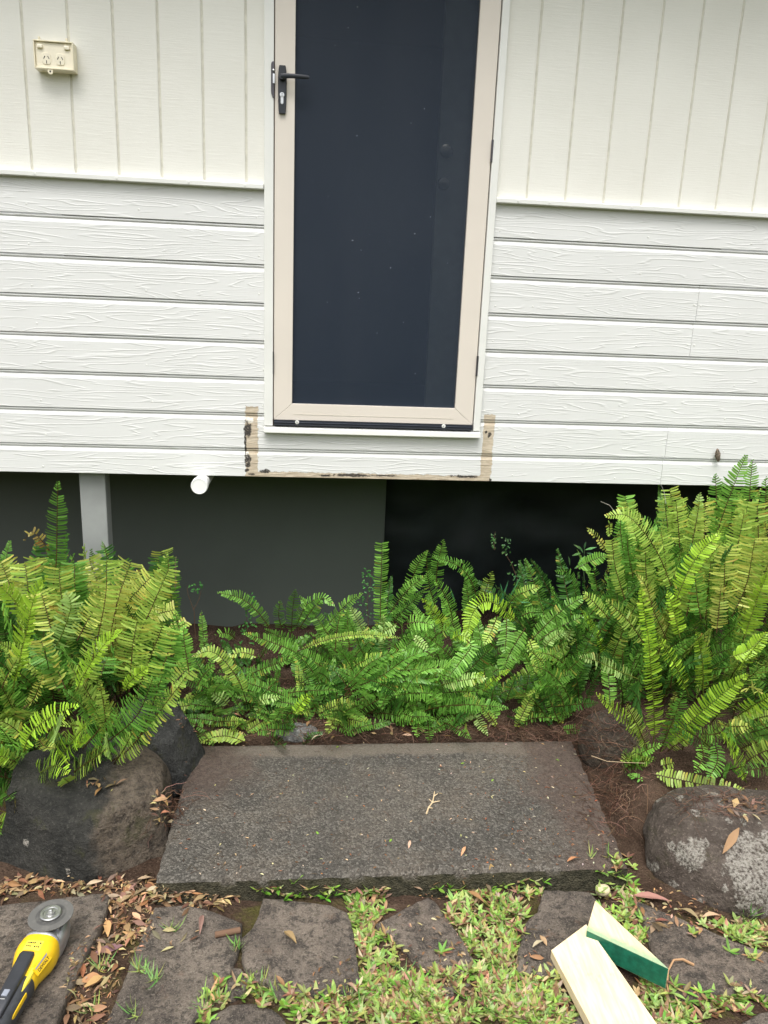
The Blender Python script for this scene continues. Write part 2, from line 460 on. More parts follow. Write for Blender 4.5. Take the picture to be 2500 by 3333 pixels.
# ------------------------------------------------------------------ ground
def smooth(a, b, x):
    t = max(0.0, min(1.0, (x - a) / (b - a))); return t * t * (3 - 2 * t)
def gh(x, y):
    z = -.068
    z += .072 * smooth(-.72, -.5, y)                       # soil level behind the slab
    if -.44 < x < .98 and -1.25 < y < -.53: z = min(z, -.075)
    z += .10 * smooth(-.42, -.62, x) * smooth(-1.02, -.75, y) * (1 - smooth(-.2, .1, y))
    z += .11 * smooth(.96, 1.14, x) * smooth(-1.12, -.86, y) * (1 - smooth(-.2, .1, y))
    z += 5.0 * smooth(-5.5, -16, y)  # unseen bank added behind the camera to block low sky under the house
    z += .05 * smooth(-.5, -.2, y) * (1 - smooth(-.1, .25, y)) * smooth(-.5, -.3, x)
    return z
def axis(lo, hi, fine0, fine1, step):
    a = list(np.arange(fine0, fine1 + 1e-6, step))
    d = step
    x = fine0; left = []
    while x > lo:
        d *= 1.35; x -= d; left.append(x)
    d = step; x = fine1; right = []
    while x < hi:
        d *= 1.35; x += d; right.append(x)
    return left[::-1] + a + right
xs = axis(-60, 60, -1.6, 2.4, .025); ys = axis(-60, 60, -1.9, .7, .025)
mb = MB()
vs = []
for yy in ys:
    for xx in xs:
        near = -2 < xx < 3 and -2.2 < yy < 1.2
        vs.append((xx, yy, gh(xx, yy) + (.014 * fbm(xx * 6, yy * 6) if near else 0)))
nx = len(xs)
mb.add(vs, [(j * nx + i, j * nx + i + 1, (j + 1) * nx + i + 1, (j + 1) * nx + i) for j in range(len(ys) - 1) for i in range(nx - 1)])
ground = mb.build('ground', M['soil'], smooth=True, recalc=False)
tag(ground, 'dark brown soil ground around the slab and stones', kind='structure')

# ------------------------------------------------------------------ house
house = tag(empty('house', (0, 0, 0)), 'cream painted house wall with weatherboards, screen door and dark underfloor gap', 'house')
XL, XR = -2.6, 3.6
ZB0, QB, ZBOT = 1.815, .1391, .866
joints = [1.936] + [ZB0 - QB * k for k in range(7)] + [ZBOT]

def board_profile(z1, z0, first=False):
    pr = [(.0, z1 - .0005)]
    if not first:
        pr.append((-.0035, z1 - .0005))
        for k in range(7):
            a = pi / 2 - pi * k / 6
            pr.append((-.0050 - .0048 * cos(a), z1 - .0056 + .0046 * sin(a)))
        pr += [(-.0040, z1 - .0112), (-.0055, z1 - .0122), (-.0110, z1 - .0245)]
    else:
        pr.append((-.0118, z1 - .0005))
    pr += [(-.0116, z1 - .026), (-.0130, z0 + .0022), (-.0122, z0 + .0008), (-.0005, z0 + .0008)]
    return pr
def clip_profile(pr, zmax):
    out = [(0.0, zmax)]
    for k, (y, z) in enumerate(pr[1:]):
        if z <= zmax:
            if len(out) == 1: out.append((-.0120, zmax))
            out.append((y, z))
    return out
def add_board(segs):
    mb = MB()
    for x0, x1, pr in segs:
        mb.loft([[(x0, y, z) for y, z in pr], [(x1, y, z) for y, z in pr]])
    return mb.build('weatherboard', M['board'], house)
JA, JB = 1.5265, 1.474
DL, DR = -.180, .676
for k in range(8):
    z1, z0 = joints[k], joints[k + 1]
    pr = board_profile(z1, z0, k == 0)
    if k < 6:
        add_board([(XL, DL, pr)])
        if k in (2, 3):
            jx = 1.5265 if k == 2 else 1.522
            add_board([(DR, jx - .0007, pr)]); add_board([(jx + .0007, XR, pr)])
        else:
            add_board([(DR, XR, pr)])
    elif k == 6:
        pc = clip_profile(pr, 1.056)
        add_board([(XL, DL, pr), (DL, DR, pc), (DR, 1.474, pr)])
        add_board([(1.4755, XR, pr)])
    else:
        add_board([(XL, 1.470, pr)]); add_board([(1.4715, XR, pr)])

# upper cladding strips between the grooves
mb = MB(); mb.box(XL, DL, -.0030, .004, 1.94, 3.2); mb.box(DR, XR, -.0030, .004, 1.94, 3.2)
mb.build('wall_sheet', M['groove'], house)
def strip(x0, x1):
    mb = MB(); b = .0016
    prof = [(x0, -.0022), (x0, -.0065 + b), (x0 + b, -.0065), (x1 - b, -.0065), (x1, -.0065 + b), (x1, -.0022)]
    mb.loft([[(x, y, 1.951) for x, y in prof], [(x, y, 3.2) for x, y in prof]])
    mb.build('cladding_strip', M['panel'], house)
gl = [-.9972 + .15 * k for k in range(-10, 6)]
e = [XL] + gl + [DL - .001]
for a, b in zip(e[:-1], e[1:]):
    if b - a > .02: strip(a + (.004 if a != XL else 0), b - (.004 if b != e[-1] else 0))
gr = [.7982 + .15 * k for k in range(0, 19)]
e = [DR + .001] + gr + [XR]
for a, b in zip(e[:-1], e[1:]):
    if b - a > .02: strip(a + (.004 if a != e[0] else 0), b - (.004 if b != XR else 0))
# horizontal rails over the weatherboards
for (a, b) in ((XL, DL - .004), (DR + .002, XR)):
    mb = MB()
    pr = [(-.001, 1.9355), (-.034, 1.9355), (-.036, 1.9375), (-.036, 1.9505), (-.033, 1.9545), (-.001, 1.9565)]
    mb.loft([[(a, y, z) for y, z in pr], [(b, y, z) for y, z in pr]])
    mb.build('trim_rail', M['trim'], house)
# nail heads
mb = MB()
for k in range(8):
    for side in (0, 1):
        xs_ = [-.20, -.62, -1.02, -1.48] if side == 0 else [.705, .845, 1.28, 1.72, 2.2]
        for q in xs_:
            if k in (6, 7) and (abs(q + .2) < .08 or abs(q - .7) < .06): continue
            z = joints[k + 1] + .030 + random.uniform(-.006, .006)
            mb.lathe([(.0035, 0), (.0033, -.0010), (.0018, -.0015), (.0001, -.0016)], (q + random.uniform(-.015, .015), -.0126, z), 8, 'Y')
for jx, z in ((1.513, 1.60), (1.540, 1.598), (1.508, 1.445), (1.536, 1.444)):
    mb.lathe([(.0042, 0), (.0040, -.0012), (.002, -.0018), (.0001, -.0019)], (jx, -.0122, z), 8, 'Y')
for q in (-.98, -.70, -.45, -.25, .76, .88, 1.2, 1.55, 1.9):
    mb.lathe([(.0045, 0), (.0042, -.0012), (.002, -.0018), (.0001, -.0019)], (q, -.0358, 1.944), 8, 'Y')
tag(mb.build('nail_heads', M['trim'], house, smooth=True), kind='stuff')

# door surround
ZT = 3.12
mb = MB(); mb.box(-.182, -.1485, -.030, .02, 1.075, ZT); mb.build('door_trim', M['trim'], house, bevel=.0016)
mb = MB(); mb.box(.6505, .678, -.030, .02, 1.075, ZT); mb.build('door_trim', M['trim'], house, bevel=.0016)
mb = MB(); mb.loft([[(x, y, z) for y, z in [(.0, 1.050), (-.040, 1.047), (-.042, 1.0495), (-.040, 1.068), (-.0, 1.0745)]] for x in (-.183, .679)])
mb.build('door_sill', M['trim'], house, bevel=.0012)
mb = MB(); mb.box(-.1483, -.1462, -.024, .03, 1.078, ZT); mb.box(-.1483, .6503, .026, .034, 1.078, 1.10)
mb.build('door_jamb', M['gapbrown'], house)
# the screen door: mitred aluminium frame as the part, everything on it a sub-part
x0, x1, z0, z1 = -.1450, .6465, 1.0985, ZT
sL, sR, sB = .0705, .0745, .0640
mb = MB()
yf, yb = -.024, .008
def prism(poly):
    n = len(poly)
    mb.add([(x, yf, z) for x, z in poly] + [(x, yb, z) for x, z in poly],
           [tuple(range(n)), tuple(range(2 * n - 1, n - 1, -1))] + [(i, i + n, (i + 1) % n + n, (i + 1) % n) for i in range(n)])
gp = .0004
prism([(x0, z0 + gp), (x0 + sL, z0 + sB + gp), (x0 + sL, z1), (x0, z1)])
prism([(x1, z0 + gp), (x1, z1), (x1 - sR, z1), (x1 - sR, z0 + sB + gp)])
prism([(x0 + gp, z0), (x1 - gp, z0), (x1 - sR - gp, z0 + sB), (x0 + sL + gp, z0 + sB)])
door = mb.build('screen_door', M['beige'], house, bevel=.0012)
mb = MB(); mb.box(x0 + sL + .004, x1 - sR - .004, yf - .0003, yf - .0012, z0 + .0225, z0 + .0232)
mb.build('rail_seam', M['groove'], door)
mb = MB(); mb.add([(x0 + sL - .005, -.010, z0 + sB - .005), (x1 - sR + .005, -.010, z0 + sB - .005), (x1 - sR + .005, -.010, z1), (x0 + sL - .005, -.010, z1)], [(0, 1, 2, 3)])
mb.build('mesh_screen', M['screen'], door)
# lock plate, lever, cylinder
mb = MB()
def plate_ring(y, k):
    P = []
    for (zz, w) in [(2.341, .0115), (2.3425, .0085)]: pass
    prof = [(2.190, .0115), (2.197, .0128), (2.23, .0142), (2.275, .0150), (2.30, .0150), (2.325, .0140), (2.337, .0125), (2.343, .0110)]
    P = [(-.1185 - w * k, y, zz if 2.19 < zz < 2.343 else zz) for zz, w in prof] + [(-.1185 + w * k, y, zz) for zz, w in prof[::-1]]
    return P
mb.loft([plate_ring(-.0242, 1.0), plate_ring(-.032, 1.0), plate_ring(-.0355, .82)])
mb.build('lock_plate', M['blackmetal'], door, smooth=True)
mb = MB()
mb.lathe([(.0105, 0), (.0105, -.016), (.0095, -.020), (.0001, -.0205)], (-.1190, -.034, 2.304), 20, 'Y')
rings = []
for tt, hz, hy, zc, yc in [(0, .0095, .006, 2.3045, -.050), (.25, .0088, .0055, 2.3055, -.056), (.6, .0078, .005, 2.3055, -.057), (.92, .0072, .0045, 2.3050, -.056), (1, .0055, .0035, 2.3045, -.055)]:
    xq = -.122 + tt * .098
    rings.append([(xq, yc + hy * cos(a), zc + hz * sin(a)) for a in [pi / 4 + q for q in (0, .55, pi / 2, pi / 2 + .55, pi, pi + .55, 1.5 * pi, 1.5 * pi + .55)]])
mb.loft(rings)
mb.build('lever_handle', M['blackmetal'], door, smooth=True)
mb = MB()
mb.lathe([(.0083, 0), (.0083, -.004), (.0075, -.0048), (.0001, -.005)], (-.119, -.0350, 2.2485), 20, 'Y')
mb.box(-.1238, -.1142, -.0385, -.0345, 2.2225, 2.2420)
mb.lathe([(.0048, 0), (.0048, -.0038), (.0001, -.004)], (-.119, -.0345, 2.2235), 14, 'Y')
mb.build('lock_cylinder', M['chrome'], door, smooth=True)
mb = MB(); mb.box(-.1198, -.1182, -.0407, -.0398, 2.243, 2.2525); mb.lathe([(.0017, 0), (.0001, -.0006)], (-.119, -.0400, 2.2525), 8, 'Y')
mb.build('keyhole', M['dark'], door)
mb = MB()
pr = [(2.238, .002), (2.252, .0075), (2.26, .0085), (2.342, .0085), (2.350, .007), (2.354, .003)]
mb.loft([[(-.1495 - w, yy, zz) for zz, w in pr] + [(-.1465, yy, zz) for zz, w in pr[::-1]] for yy in (-.0300, -.0345)])
mb.build('strike_plate', M['hinge'], house, bevel=.001)
mb = MB(); mb.box(-.1515, -.1452, -.0385, -.026, 2.284, 2.314); mb.lathe([(.0035, 0), (.003, -.003), (.0001, -.004)], (-.1490, -.036, 2.325), 10, 'Y')
mb.build('latch_bolt', M['chrome'], door)
for za, zb in ((2.074, 2.149), (1.293, 1.371)):
    mb = MB(); mb.tube([(.6480, -.0300, za + (zb - za) * q) for q in (0, .33, .34, .66, .67, 1)], .0042, n=10)
    mb.build('hinge', M['hinge'], door, smooth=True)
mb = MB(); mb.tube([(-.1470, -.0300, 1.275), (-.1470, -.0300, 1.36)], .0022, n=8); mb.build('strike_strip', M['hinge'], door)
mb = MB()
pr = [(-.004, 1.0785), (-.030, 1.0775), (-.034, 1.080), (-.033, 1.085), (-.036, 1.087), (-.036, 1.0905), (-.033, 1.0925), (-.033, 1.0975), (-.004, 1.0980)]
mb.loft([[(x, y, z) for y, z in pr] for x in (x0 + .001, x1 - .001)])
sweep = mb.build('door_sweep', M['rubber'], door)
for q in (-.0535, .528):
    mb = MB(); mb.lathe([(.0078, 0), (.0078, -.0020), (.0048, -.0026), (.0046, -.0010), (.0001, -.0010)], (q, -.0345, 1.0925), 14, 'Y')
    mb.build('sweep_screw', M['pvc'], door, smooth=True)
# room behind the screen, inner door standing ajar with knob and deadlock
mb = MB()
mb.box(-.9, 1.6, 2.4, 2.42, 1.0, 3.2); mb.box(-.9, 1.6, .04, 2.4, 1.04, 1.05); mb.box(-.92, -.9, .04, 2.42, 1.0, 3.2); mb.box(1.6, 1.62, .04, 2.42, 1.0, 3.2); mb.box(-.92, 1.62, .02, 2.42, 3.2, 3.24)
mb.build('room_wall', M['inside'], house)
mb = MB(); mb.box(.462, .690, .055, .090, 1.11, 3.05)
inner = mb.build('inner_door', M['innerdoor'], house, bevel=.002)
mb = MB(); mb.lathe([(.012, 0), (.010, -.018), (.018, -.026), (.024, -.038), (.020, -.050), (.0001, -.054)], (.482, .0545, 1.998), 20, 'Y')
mb.build('door_knob', M['brass'], inner, smooth=True)
mb = MB(); mb.lathe([(.024, 0), (.024, -.006), (.016, -.010), (.0001, -.011)], (.492, .0545, 2.118), 20, 'Y')
mb.build('deadlock', M['brass'], inner, smooth=True)

# under the house
mb = MB(); mb.box(XL, XR, .012, 4.0, .885, .92); mb.build('floor_underside', M['underfloor'], house)
mb = MB(); mb.box(-3.6, .366, .52, .66, -.3, .884); mb.build('underfloor_wall', M['wallgrey'], house, bevel=.004)
mb = MB(); mb.box(.366, 4, 3.6, 3.7, -.4, .884); mb.build('underfloor_back_wall', M['underfloor'], house)
mb = MB(); mb.box(-.914, -.813, .030, .102, -.2, .884); mb.build('support_post', M['postgrey'], house, bevel=.004)
mb = MB(); mb.box(XL, XR, -.45, -.0, 3.2, 3.24); mb.box(XL, XR, -.47, -.45, 3.18, 3.36)
mb.build('eave', M['trim'], house)

# crumpled black plastic hung in the underfloor opening
mb = MB(); nxp, nzp = 46, 22; vs = []
for j in range(nzp + 1):
    for i in range(nxp + 1):
        q = .372 + 2.6 * i / nxp; zz = -.06 + .94 * j / nzp
        vs.append((q, .70 + .05 * fbm(q * 4, zz * 4, 2) + .05 * smooth(.6, .88, zz) * fbm(q * 9, zz * 9, 5), zz))
mb.add(vs, [(j * (nxp + 1) + i, j * (nxp + 1) + i + 1, (j + 1) * (nxp + 1) + i + 1, (j + 1) * (nxp + 1) + i) for j in range(nzp) for i in range(nxp)])
tag(mb.build('plastic_sheet', M['plastic'], smooth=True), 'black plastic sheet hanging in the dark underfloor opening', 'plastic sheet')

# white pipe stub
mb = MB()
mb.tube([(-.4265, .50, .842), (-.4265, -.075, .842)], .0290, n=28)
pr = tag(mb.build('pipe_stub', M['pvc'], smooth=True), 'white capped plastic pipe end poking out under the weatherboards', 'pipe')
mb = MB(); mb.lathe([(.0325, 0), (.0325, -.030), (.0310, -.0335), (.0285, -.034), (.028, -.0325), (.0001, -.0325)], (-.4265, -.066, .842), 28, 'Y')
mb.build('end_cap', M['pvc'], pr, smooth=True)

# ------------------------------------------------------------------ power outlet
po = tag(empty('power_outlet', (-.8865, -.006, 2.3185)), 'aged cream double power point in a box surround on the left wall', 'power outlet')
def frame_box(hw, hh, t, y0, y1, name, m, parent):
    mb = MB()
    mb.box(-hw, hw, y0, y1, hh - t, hh); mb.box(-hw, hw, y0, y1, -hh, -hh + t)
    mb.box(-hw, -hw + t, y0, y1, -hh + t, hh - t); mb.box(hw - t, hw, y0, y1, -hh + t, hh - t)
    return mb.build(name, m, parent, bevel=.0008)
frame_box(.0650, .0435, .004, -.047, -.0005, 'surround', M['cream'], po)
mb = MB(); mb.box(-.0605, .0605, -.0395, -.034, -.0392, .0392); fp = mb.build('face_plate', M['cream2'], po, bevel=.0015)
for sx in (-1, 1):
    mb = MB(); mb.box(sx * .044 - .0095, sx * .044 + .0095, -.0470, -.0393, .0185, .0310); mb.build('switch', M['cream2'], po, bevel=.003)
    cx = sx * .0225 - .003
    mb = MB(); rr = []
    for a in np.linspace(0, 2 * pi, 20, endpoint=False):
        rr.append((math.copysign(abs(cos(a)) ** .55, cos(a)) * .0145, math.copysign(abs(sin(a)) ** .55, sin(a)) * .0180))
    mb.loft([[(cx + p, yy, -.011 + q) for p, q in [(p * k, q * k) for p, q in rr]] for yy, k in ((-.0398, 1), (-.0412, 1), (-.0418, .94))])
    so = mb.build('socket', M['cream2'], po)
    mb = MB()
    for dx, dz, an in ((-.0065, .0035, -.5), (.0068, .0035, .5), (0, -.0105, 0)):
        c, s_ = cos(an), sin(an); w, h = .0011, .0048
        pts = [(-w, -h), (w, -h), (w, h), (-w, h)]
        pts = [(cx + dx + p * c + q * s_ * -1, -.011 + dz + p * s_ + q * c) for p, q in pts]
        mb.add([(p, -.0424, q) for p, q in pts] + [(p, -.0416, q) for p, q in pts], [(0, 1, 2, 3), (0, 4, 5, 1), (1, 5, 6, 2), (2, 6, 7, 3), (3, 7, 4, 0)])
    mb.build('pin_slots', M['dark'], so)
for q in (-.046, .044):
    mb = MB(); mb.box(q - .003, q + .003, -.044, -.034, .0436, .0545); mb.build('hinge_lug', M['cream'], po, bevel=.001)
mb = MB()
ring = [(.0085 * cos(a), .0085 * sin(a)) for a in np.linspace(-pi, 0, 12)] + [(.0085, .006), (-.0085, .006)]
hole = .0028
mb.loft([[(-.014 + p, yy, -.0515 + q) for p, q in ring] for yy in (-.046, -.042)])
tab = mb.build('padlock_tab', M['cream'], po, bevel=.0006)
mb = MB(); mb.lathe([(hole, 0), (hole * .9, -.0008), (.0001, -.0008)], (-.014, -.0460, -.0505), 12, 'Y'); mb.build('tab_hole', M['dark'], po)

# cocoon hanging on the lowest boards
mb = MB(); rings = []
for k, (s_, r) in enumerate([(0, .002), (.12, .006), (.35, .0105), (.6, .0115), (.85, .008), (1, .003)]):
    zz = .028 - .056 * s_; xx = -.006 + .012 * s_
    rings.append([(xx + r * (1 + .25 * sin(3 * a + k * 2)) * cos(a), -.0115 + .9 * r * sin(a), zz) for a in np.linspace(0, 2 * pi, 10, endpoint=False)])
mb.loft(rings)
M['cocoon'] = plain('cocoon_case', (.16, .125, .095), .9, var=.7, vscale=160, bump=.9, bscale=300)
tag(mb.build('insect_cocoon', M['cocoon'], smooth=True, loc=(1.697, -.0165, 1.001)), 'small grey-brown moth cocoon stuck on the right weatherboards', 'cocoon')

# ------------------------------------------------------------------ concrete slab
mb = MB()
nxs, nys = 90, 46
sx0, sx1, sy0, sy1 = -.400, 1.010, -1.228, -.552
vs = []; ST = -.070
for j in range(nys + 1):
    for i in range(nxs + 1):
        y = sy0 + (sy1 - sy0) * j / nys; xr_ = .930 + .062 * j / nys; x = sx0 + (xr_ - sx0) * i / nxs
        z = .0015 * fbm(x * 14, y * 14) + .0015 * fbm(x * 3, y * 3, 4)
        ed = min(i, j, nxs - i, nys - j)
        if ed == 0:
            z -= .010
            w = .006 * fbm(x * 22, y * 22, 8)
            if j in (0, nys): y += w
            if i in (0, nxs): x += w
        elif ed == 1: z -= .0015
        vs.append((x, y, z))
n1 = nxs + 1
fs = [(j * n1 + i, j * n1 + i + 1, (j + 1) * n1 + i + 1, (j + 1) * n1 + i) for j in range(nys) for i in range(nxs)]
loop = [i for i in range(n1)] + [j * n1 + nxs for j in range(1, nys + 1)] + [nys * n1 + i for i in range(nxs - 1, -1, -1)] + [j * n1 for j in range(nys - 1, 0, -1)]
base = len(vs)
for lv in range(1, 4):
    for q in loop:
        x, y, z = vs[q]
        vs.append((x + .004 * fbm(x * 30, y * 30, lv), y + .005 * fbm(x * 25, y * 25, lv + 9) - (.003 if y < -1 else 0) * lv, -.010 - .03 * lv))
L = len(loop)
prev = loop
for lv in range(3):
    cur = [base + lv * L + k for k in range(L)]
    fs += [(prev[k], cur[k], cur[(k + 1) % L], prev[(k + 1) % L]) for k in range(L)]
    prev = cur
mb.add(vs, fs)
slab = mb.build('concrete_slab', M['slab'], smooth=True, autosmooth=radians(50))
tag(slab, 'weathered brown-grey concrete landing slab lying in front of the door', 'slab')

# ------------------------------------------------------------------ flagstones, children of the ground
def zm(ox, oy, s): return lambda P: [(ox + x / s, oy + y / s) for x, y in P]
z5, z6, z7, z4 = zm(400, 2800, 1.843), zm(1200, 2750, 2.074), zm(1700, 2800, 2.074), zm(0, 2800, 2.37)
FL = [
    ([(-260, 2960), (-120, 2950), (0, 2943), (170, 2926), (300, 2908), (345, 2903), (356, 2914), (330, 3000), (275, 3100), (215, 3240), (178, 3333), (130, 3460), (-300, 3460)], -.036, .05),
    ([(502, 2952), (600, 2945), (690, 2962), (788, 3001), (784, 3060), (742, 3180), (690, 3222), (622, 3333), (560, 3440), (300, 3440), (345, 3333), (440, 3100)], -.050, .04),
    (z5([(842, 222), (1000, 232), (1240, 262), (1345, 300), (1375, 400), (1405, 590), (1440, 790), (1200, 796), (940, 800), (890, 742), (790, 705), (722, 600), (714, 460), (780, 400), (815, 320)]), -.048, .045),
    (z5([(660, 640), (705, 640), (765, 720), (720, 790), (640, 830), (610, 760)]), -.058, .03),
    (z5([(500, 1040), (540, 920), (640, 862), (780, 850), (900, 885), (965, 945), (1010, 1050), (900, 1180), (600, 1180)]), -.055, .035),
    (z6([(45, 535), (210, 440), (400, 345), (450, 372), (500, 450), (590, 570), (660, 690), (720, 770), (690, 850), (520, 900), (400, 840), (250, 690), (120, 590)]), -.052, .04),
    (z6([(1185, 300), (1330, 300), (1490, 306), (1535, 360), (1560, 480), (1640, 640), (1560, 830), (1300, 893), (1110, 880), (1000, 832), (1015, 700), (1035, 600), (1060, 525), (1140, 445)]), -.048, .04),
    (z7([(770, 280), (840, 300), (960, 345), (1180, 432), (1330, 500), (1480, 560), (1660, 620), (1900, 700), (1900, 930), (1660, 890), (1500, 872), (1250, 912), (1080, 920), (990, 890), (930, 720), (880, 600), (835, 440), (790, 350)]), -.050, .045),
    (z7([(330, 1070), (430, 1010), (520, 1060), (640, 1160), (600, 1260), (380, 1240)]), -.056, .03),
    (z7([(1450, 1120), (1560, 1050), (1700, 1000), (1900, 1010), (1900, 1280), (1500, 1280)]), -.055, .03),
    (z6([(460, 930), (600, 915), (700, 940), (745, 1010), (620, 1060), (500, 1040)]), -.058, .03),
]
FLAG_PX = [f[0] for f in FL]
for k, (poly, zt, th) in enumerate(FL):
    pts = [G(u, v, zt)[:2] for u, v in poly]
    # densify and roughen the outline
    out = []
    for i in range(len(pts)):
        a, b = np.array(pts[i]), np.array(pts[(i + 1) % len(pts)])
        n = max(1, int(np.linalg.norm(b - a) / .018))
        for q in range(n):
            p = a + (b - a) * q / n
            out.append(p + .0035 * np.array([fbm(p[0] * 40, p[1] * 40, k), fbm(p[0] * 40, p[1] * 40, k + 50)]))
    c = np.mean(out, axis=0)
    mb = MB(); rings = []
    for s_, dz in ((1.0, -th), (1.012, -.012), (1.0, -.004), (.985, 0.0), (.9, .0), (.72, .0), (.5, 0), (.25, 0)):
        ring = []
        for p in out:
            q = c + (p - c) * s_
            e = np.linalg.norm(p - c)
            if .9 < s_ < 1.0: q = p + (c - p) / e * .007
            if s_ > 1: q = p + (p - c) / e * .002
            zz = zt + dz + (.004 * fbm(q[0] * 9, q[1] * 9, k) + .0022 * fbm(q[0] * 45, q[1] * 45, k + 3) if dz > -.02 else 0)
            ring.append((q[0], q[1], zz))
        rings.append(ring)
    mb.loft(rings, False, True)
    mb.build('paving_stone', M['flag'], ground, smooth=True, autosmooth=radians(55))

# ------------------------------------------------------------------ boulders
def rock(name, center, lobes, seed, mat, label, amp=.06, sub=5, planes=(), cat='boulder', group=None):
    bm = bmesh.new(); bmesh.ops.create_icosphere(bm, subdivisions=sub, radius=1)
    L = [(np.array(c), np.array(r)) for c, r in lobes]
    for v in bm.verts:
        d = np.array(v.co); d /= np.linalg.norm(d); best = 0
        for c, r in L:
            A = ((d / r) ** 2).sum(); B = -2 * ((d / r) * (c / r)).sum(); Cc = ((c / r) ** 2).sum() - 1
            D = B * B - 4 * A * Cc
            if D > 0: best = max(best, (-B + math.sqrt(D)) / (2 * A))
        p = d * best
        for (nx_, ny_, nz_, dist) in planes:
            nn = np.array([nx_, ny_, nz_]); nn = nn / np.linalg.norm(nn)
            ex = p @ nn - dist
            if ex > 0: p = p - nn * ex * .95
        s_ = max(L[0][1])
        q = p / s_
        p = p * (1 + .6 * amp * fbm(q[0] * 1.6 + seed, q[1] * 1.6, q[2] * 1.6, 5) + amp * .30 * fbm(q[0] * 6, q[1] * 6, q[2] * 6 + seed, 5))
        v.co = p
    me = bpy.data.meshes.new(name); bm.to_mesh(me); bm.free(); me.materials.append(mat)
    me.polygons.foreach_set('use_smooth', [True] * len(me.polygons))
    o = link(name, me, None, center)
    return tag(o, label, cat, group)
mdark = rock_mat('dark_basalt', (.022, .0225, .020), (.058, .055, .048), brown=(.040,), lichen=.03, lichen_big=[(.0, -.165, -.02, .016), (.055, -.160, -.035, .020), (-.14, -.12, .03, .012), (.06, -.12, .10, .010)])
mdark2 = rock_mat('grey_basalt', (.026, .027, .026), (.07, .07, .066))
mlich = rock_mat('lichened_stone', (.075, .058, .047), (.17, .138, .115), lichen=.42,
                 lichen_big=[(.04, -.17, .10, .12), (-.16, -.10, .10, .055), (.13, -.12, .09, .10), (-.04, -.06, .17, .03)])
mbrown = rock_mat('soil_stained_stone', (.055, .042, .033), (.13, .105, .08))
mgrey = rock_mat('pale_grey_stone', (.14, .14, .135), (.27, .27, .26))
rock('boulder', (-.64, -.945, -.005), [((-.03, .02, 0), (.30, .25, .21)), ((.12, -.04, -.015), (.16, .17, .16))], 3.1, mdark,
     'dark front boulder with a brown broken face beside the slab', .10, planes=((.08, -.22, 1, .138), (.62, -.85, .22, .178), (1, .05, .12, .215), (-.42, -1, .30, .168), (-.15, -.75, .75, .160), (-1, -.15, .25, .245), (.75, -.2, .8, .205)))
rock('boulder', (-.505, -.655, .045), [((0, 0, 0), (.17, .19, .18))], 8.4, mdark2,
     'smaller dark grey rounded boulder behind at the slab left corner', .09, planes=((.2, -.45, 1, .128), (1, -.35, .3, .118), (-.5, -1, .3, .13), (.35, -1, .2, .135), (.8, .5, .4, .13)))
rock('boulder', (1.268, -1.140, -.030), [((0, 0, 0), (.235, .225, .165)), ((.2, .02, 0), (.22, .2, .14))], 5.7, mlich,
     'rounded boulder with pale lichen patches at the right of the slab', .11, planes=((0, -.42, 1, .132), (-.75, -.65, .25, .205), (.25, -1, .15, .205), (-.35, -.6, .8, .165)))
rock('boulder', (1.105, -.63, .02), [((0, 0, 0), (.11, .12, .13))], 2.2, mbrown, 'soil stained stone half buried in roots right of the slab', .08, 4)
rock('stone', (-.035, -.488, .0), [((0, 0, 0), (.085, .045, .035))], 6.2, mgrey, 'small pale grey stone at the back edge of the slab', .12, 4, cat='stone')
p = G(1962, 2897, -.045)
rock('stone', (p[0], p[1], p[2]), [((0, 0, 0), (.024, .017, .016))], 1.2, plain('cream_stone', (.55, .47, .30), .85, var=.2, vscale=60, bump=.6),
     'small square cream stone chip at the front right slab corner', .1, 2, planes=((1, 0, 0, .019), (-1, 0, 0, .019), (0, -1, .3, .013), (0, 0, 1, .011)), cat='stone')

# ------------------------------------------------------------------ ferns
PAL = {  # base, second, tip-yellow chance
    'lime':  ((.44, .68, .060), (.35, .60, .050), .02),
    'yg':    ((.46, .61, .115), (.31, .51, .085), .18),
    'yel':   ((.60, .63, .150), (.43, .56, .110), .32),
    'fresh': ((.27, .54, .090), (.19, .44, .065), .03),
    'mid':   ((.185, .40, .065), (.125, .32, .048), .04),
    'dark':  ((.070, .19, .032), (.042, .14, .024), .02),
    'brown': ((.26, .19, .050), (.36, .32, .065), .30),
    'pale':  ((.44, .61, .200), (.34, .54, .14), .06),
}
def vnorm(a): return a / np.maximum(1e-9, np.linalg.norm(a, axis=-1, keepdims=True))
def spline(P, n):
    P = np.array(P, float)
    if len(P) == 2: P = np.array([P[0], (P[0] + P[1]) / 2, P[1]])
    Q = np.vstack([2 * P[0] - P[1], P, 2 * P[-1] - P[-2]])
    out = []
    for i in range(1, len(Q) - 2):
        t = np.linspace(0, 1, 24, endpoint=False)[:, None]
        a, b, c, d = Q[i - 1], Q[i], Q[i + 1], Q[i + 2]
        out.append(.5 * ((2 * b) + (-a + c) * t + (2 * a - 5 * b + 4 * c - d) * t ** 2 + (-a + 3 * b - 3 * c + d) * t ** 3))
    out = np.vstack(out + [Q[-2][None]])
    L = np.concatenate([[0], np.cumsum(np.linalg.norm(np.diff(out, axis=0), axis=1))])
    s = np.linspace(0, L[-1], n)
    return np.stack([np.interp(s, L, out[:, k]) for k in range(3)], 1), L[-1]
STA_U = np.array([0.0, .14, .66, .93, 1.0])
STA_W = np.array([.62, 1.0, .98, .74, .30])
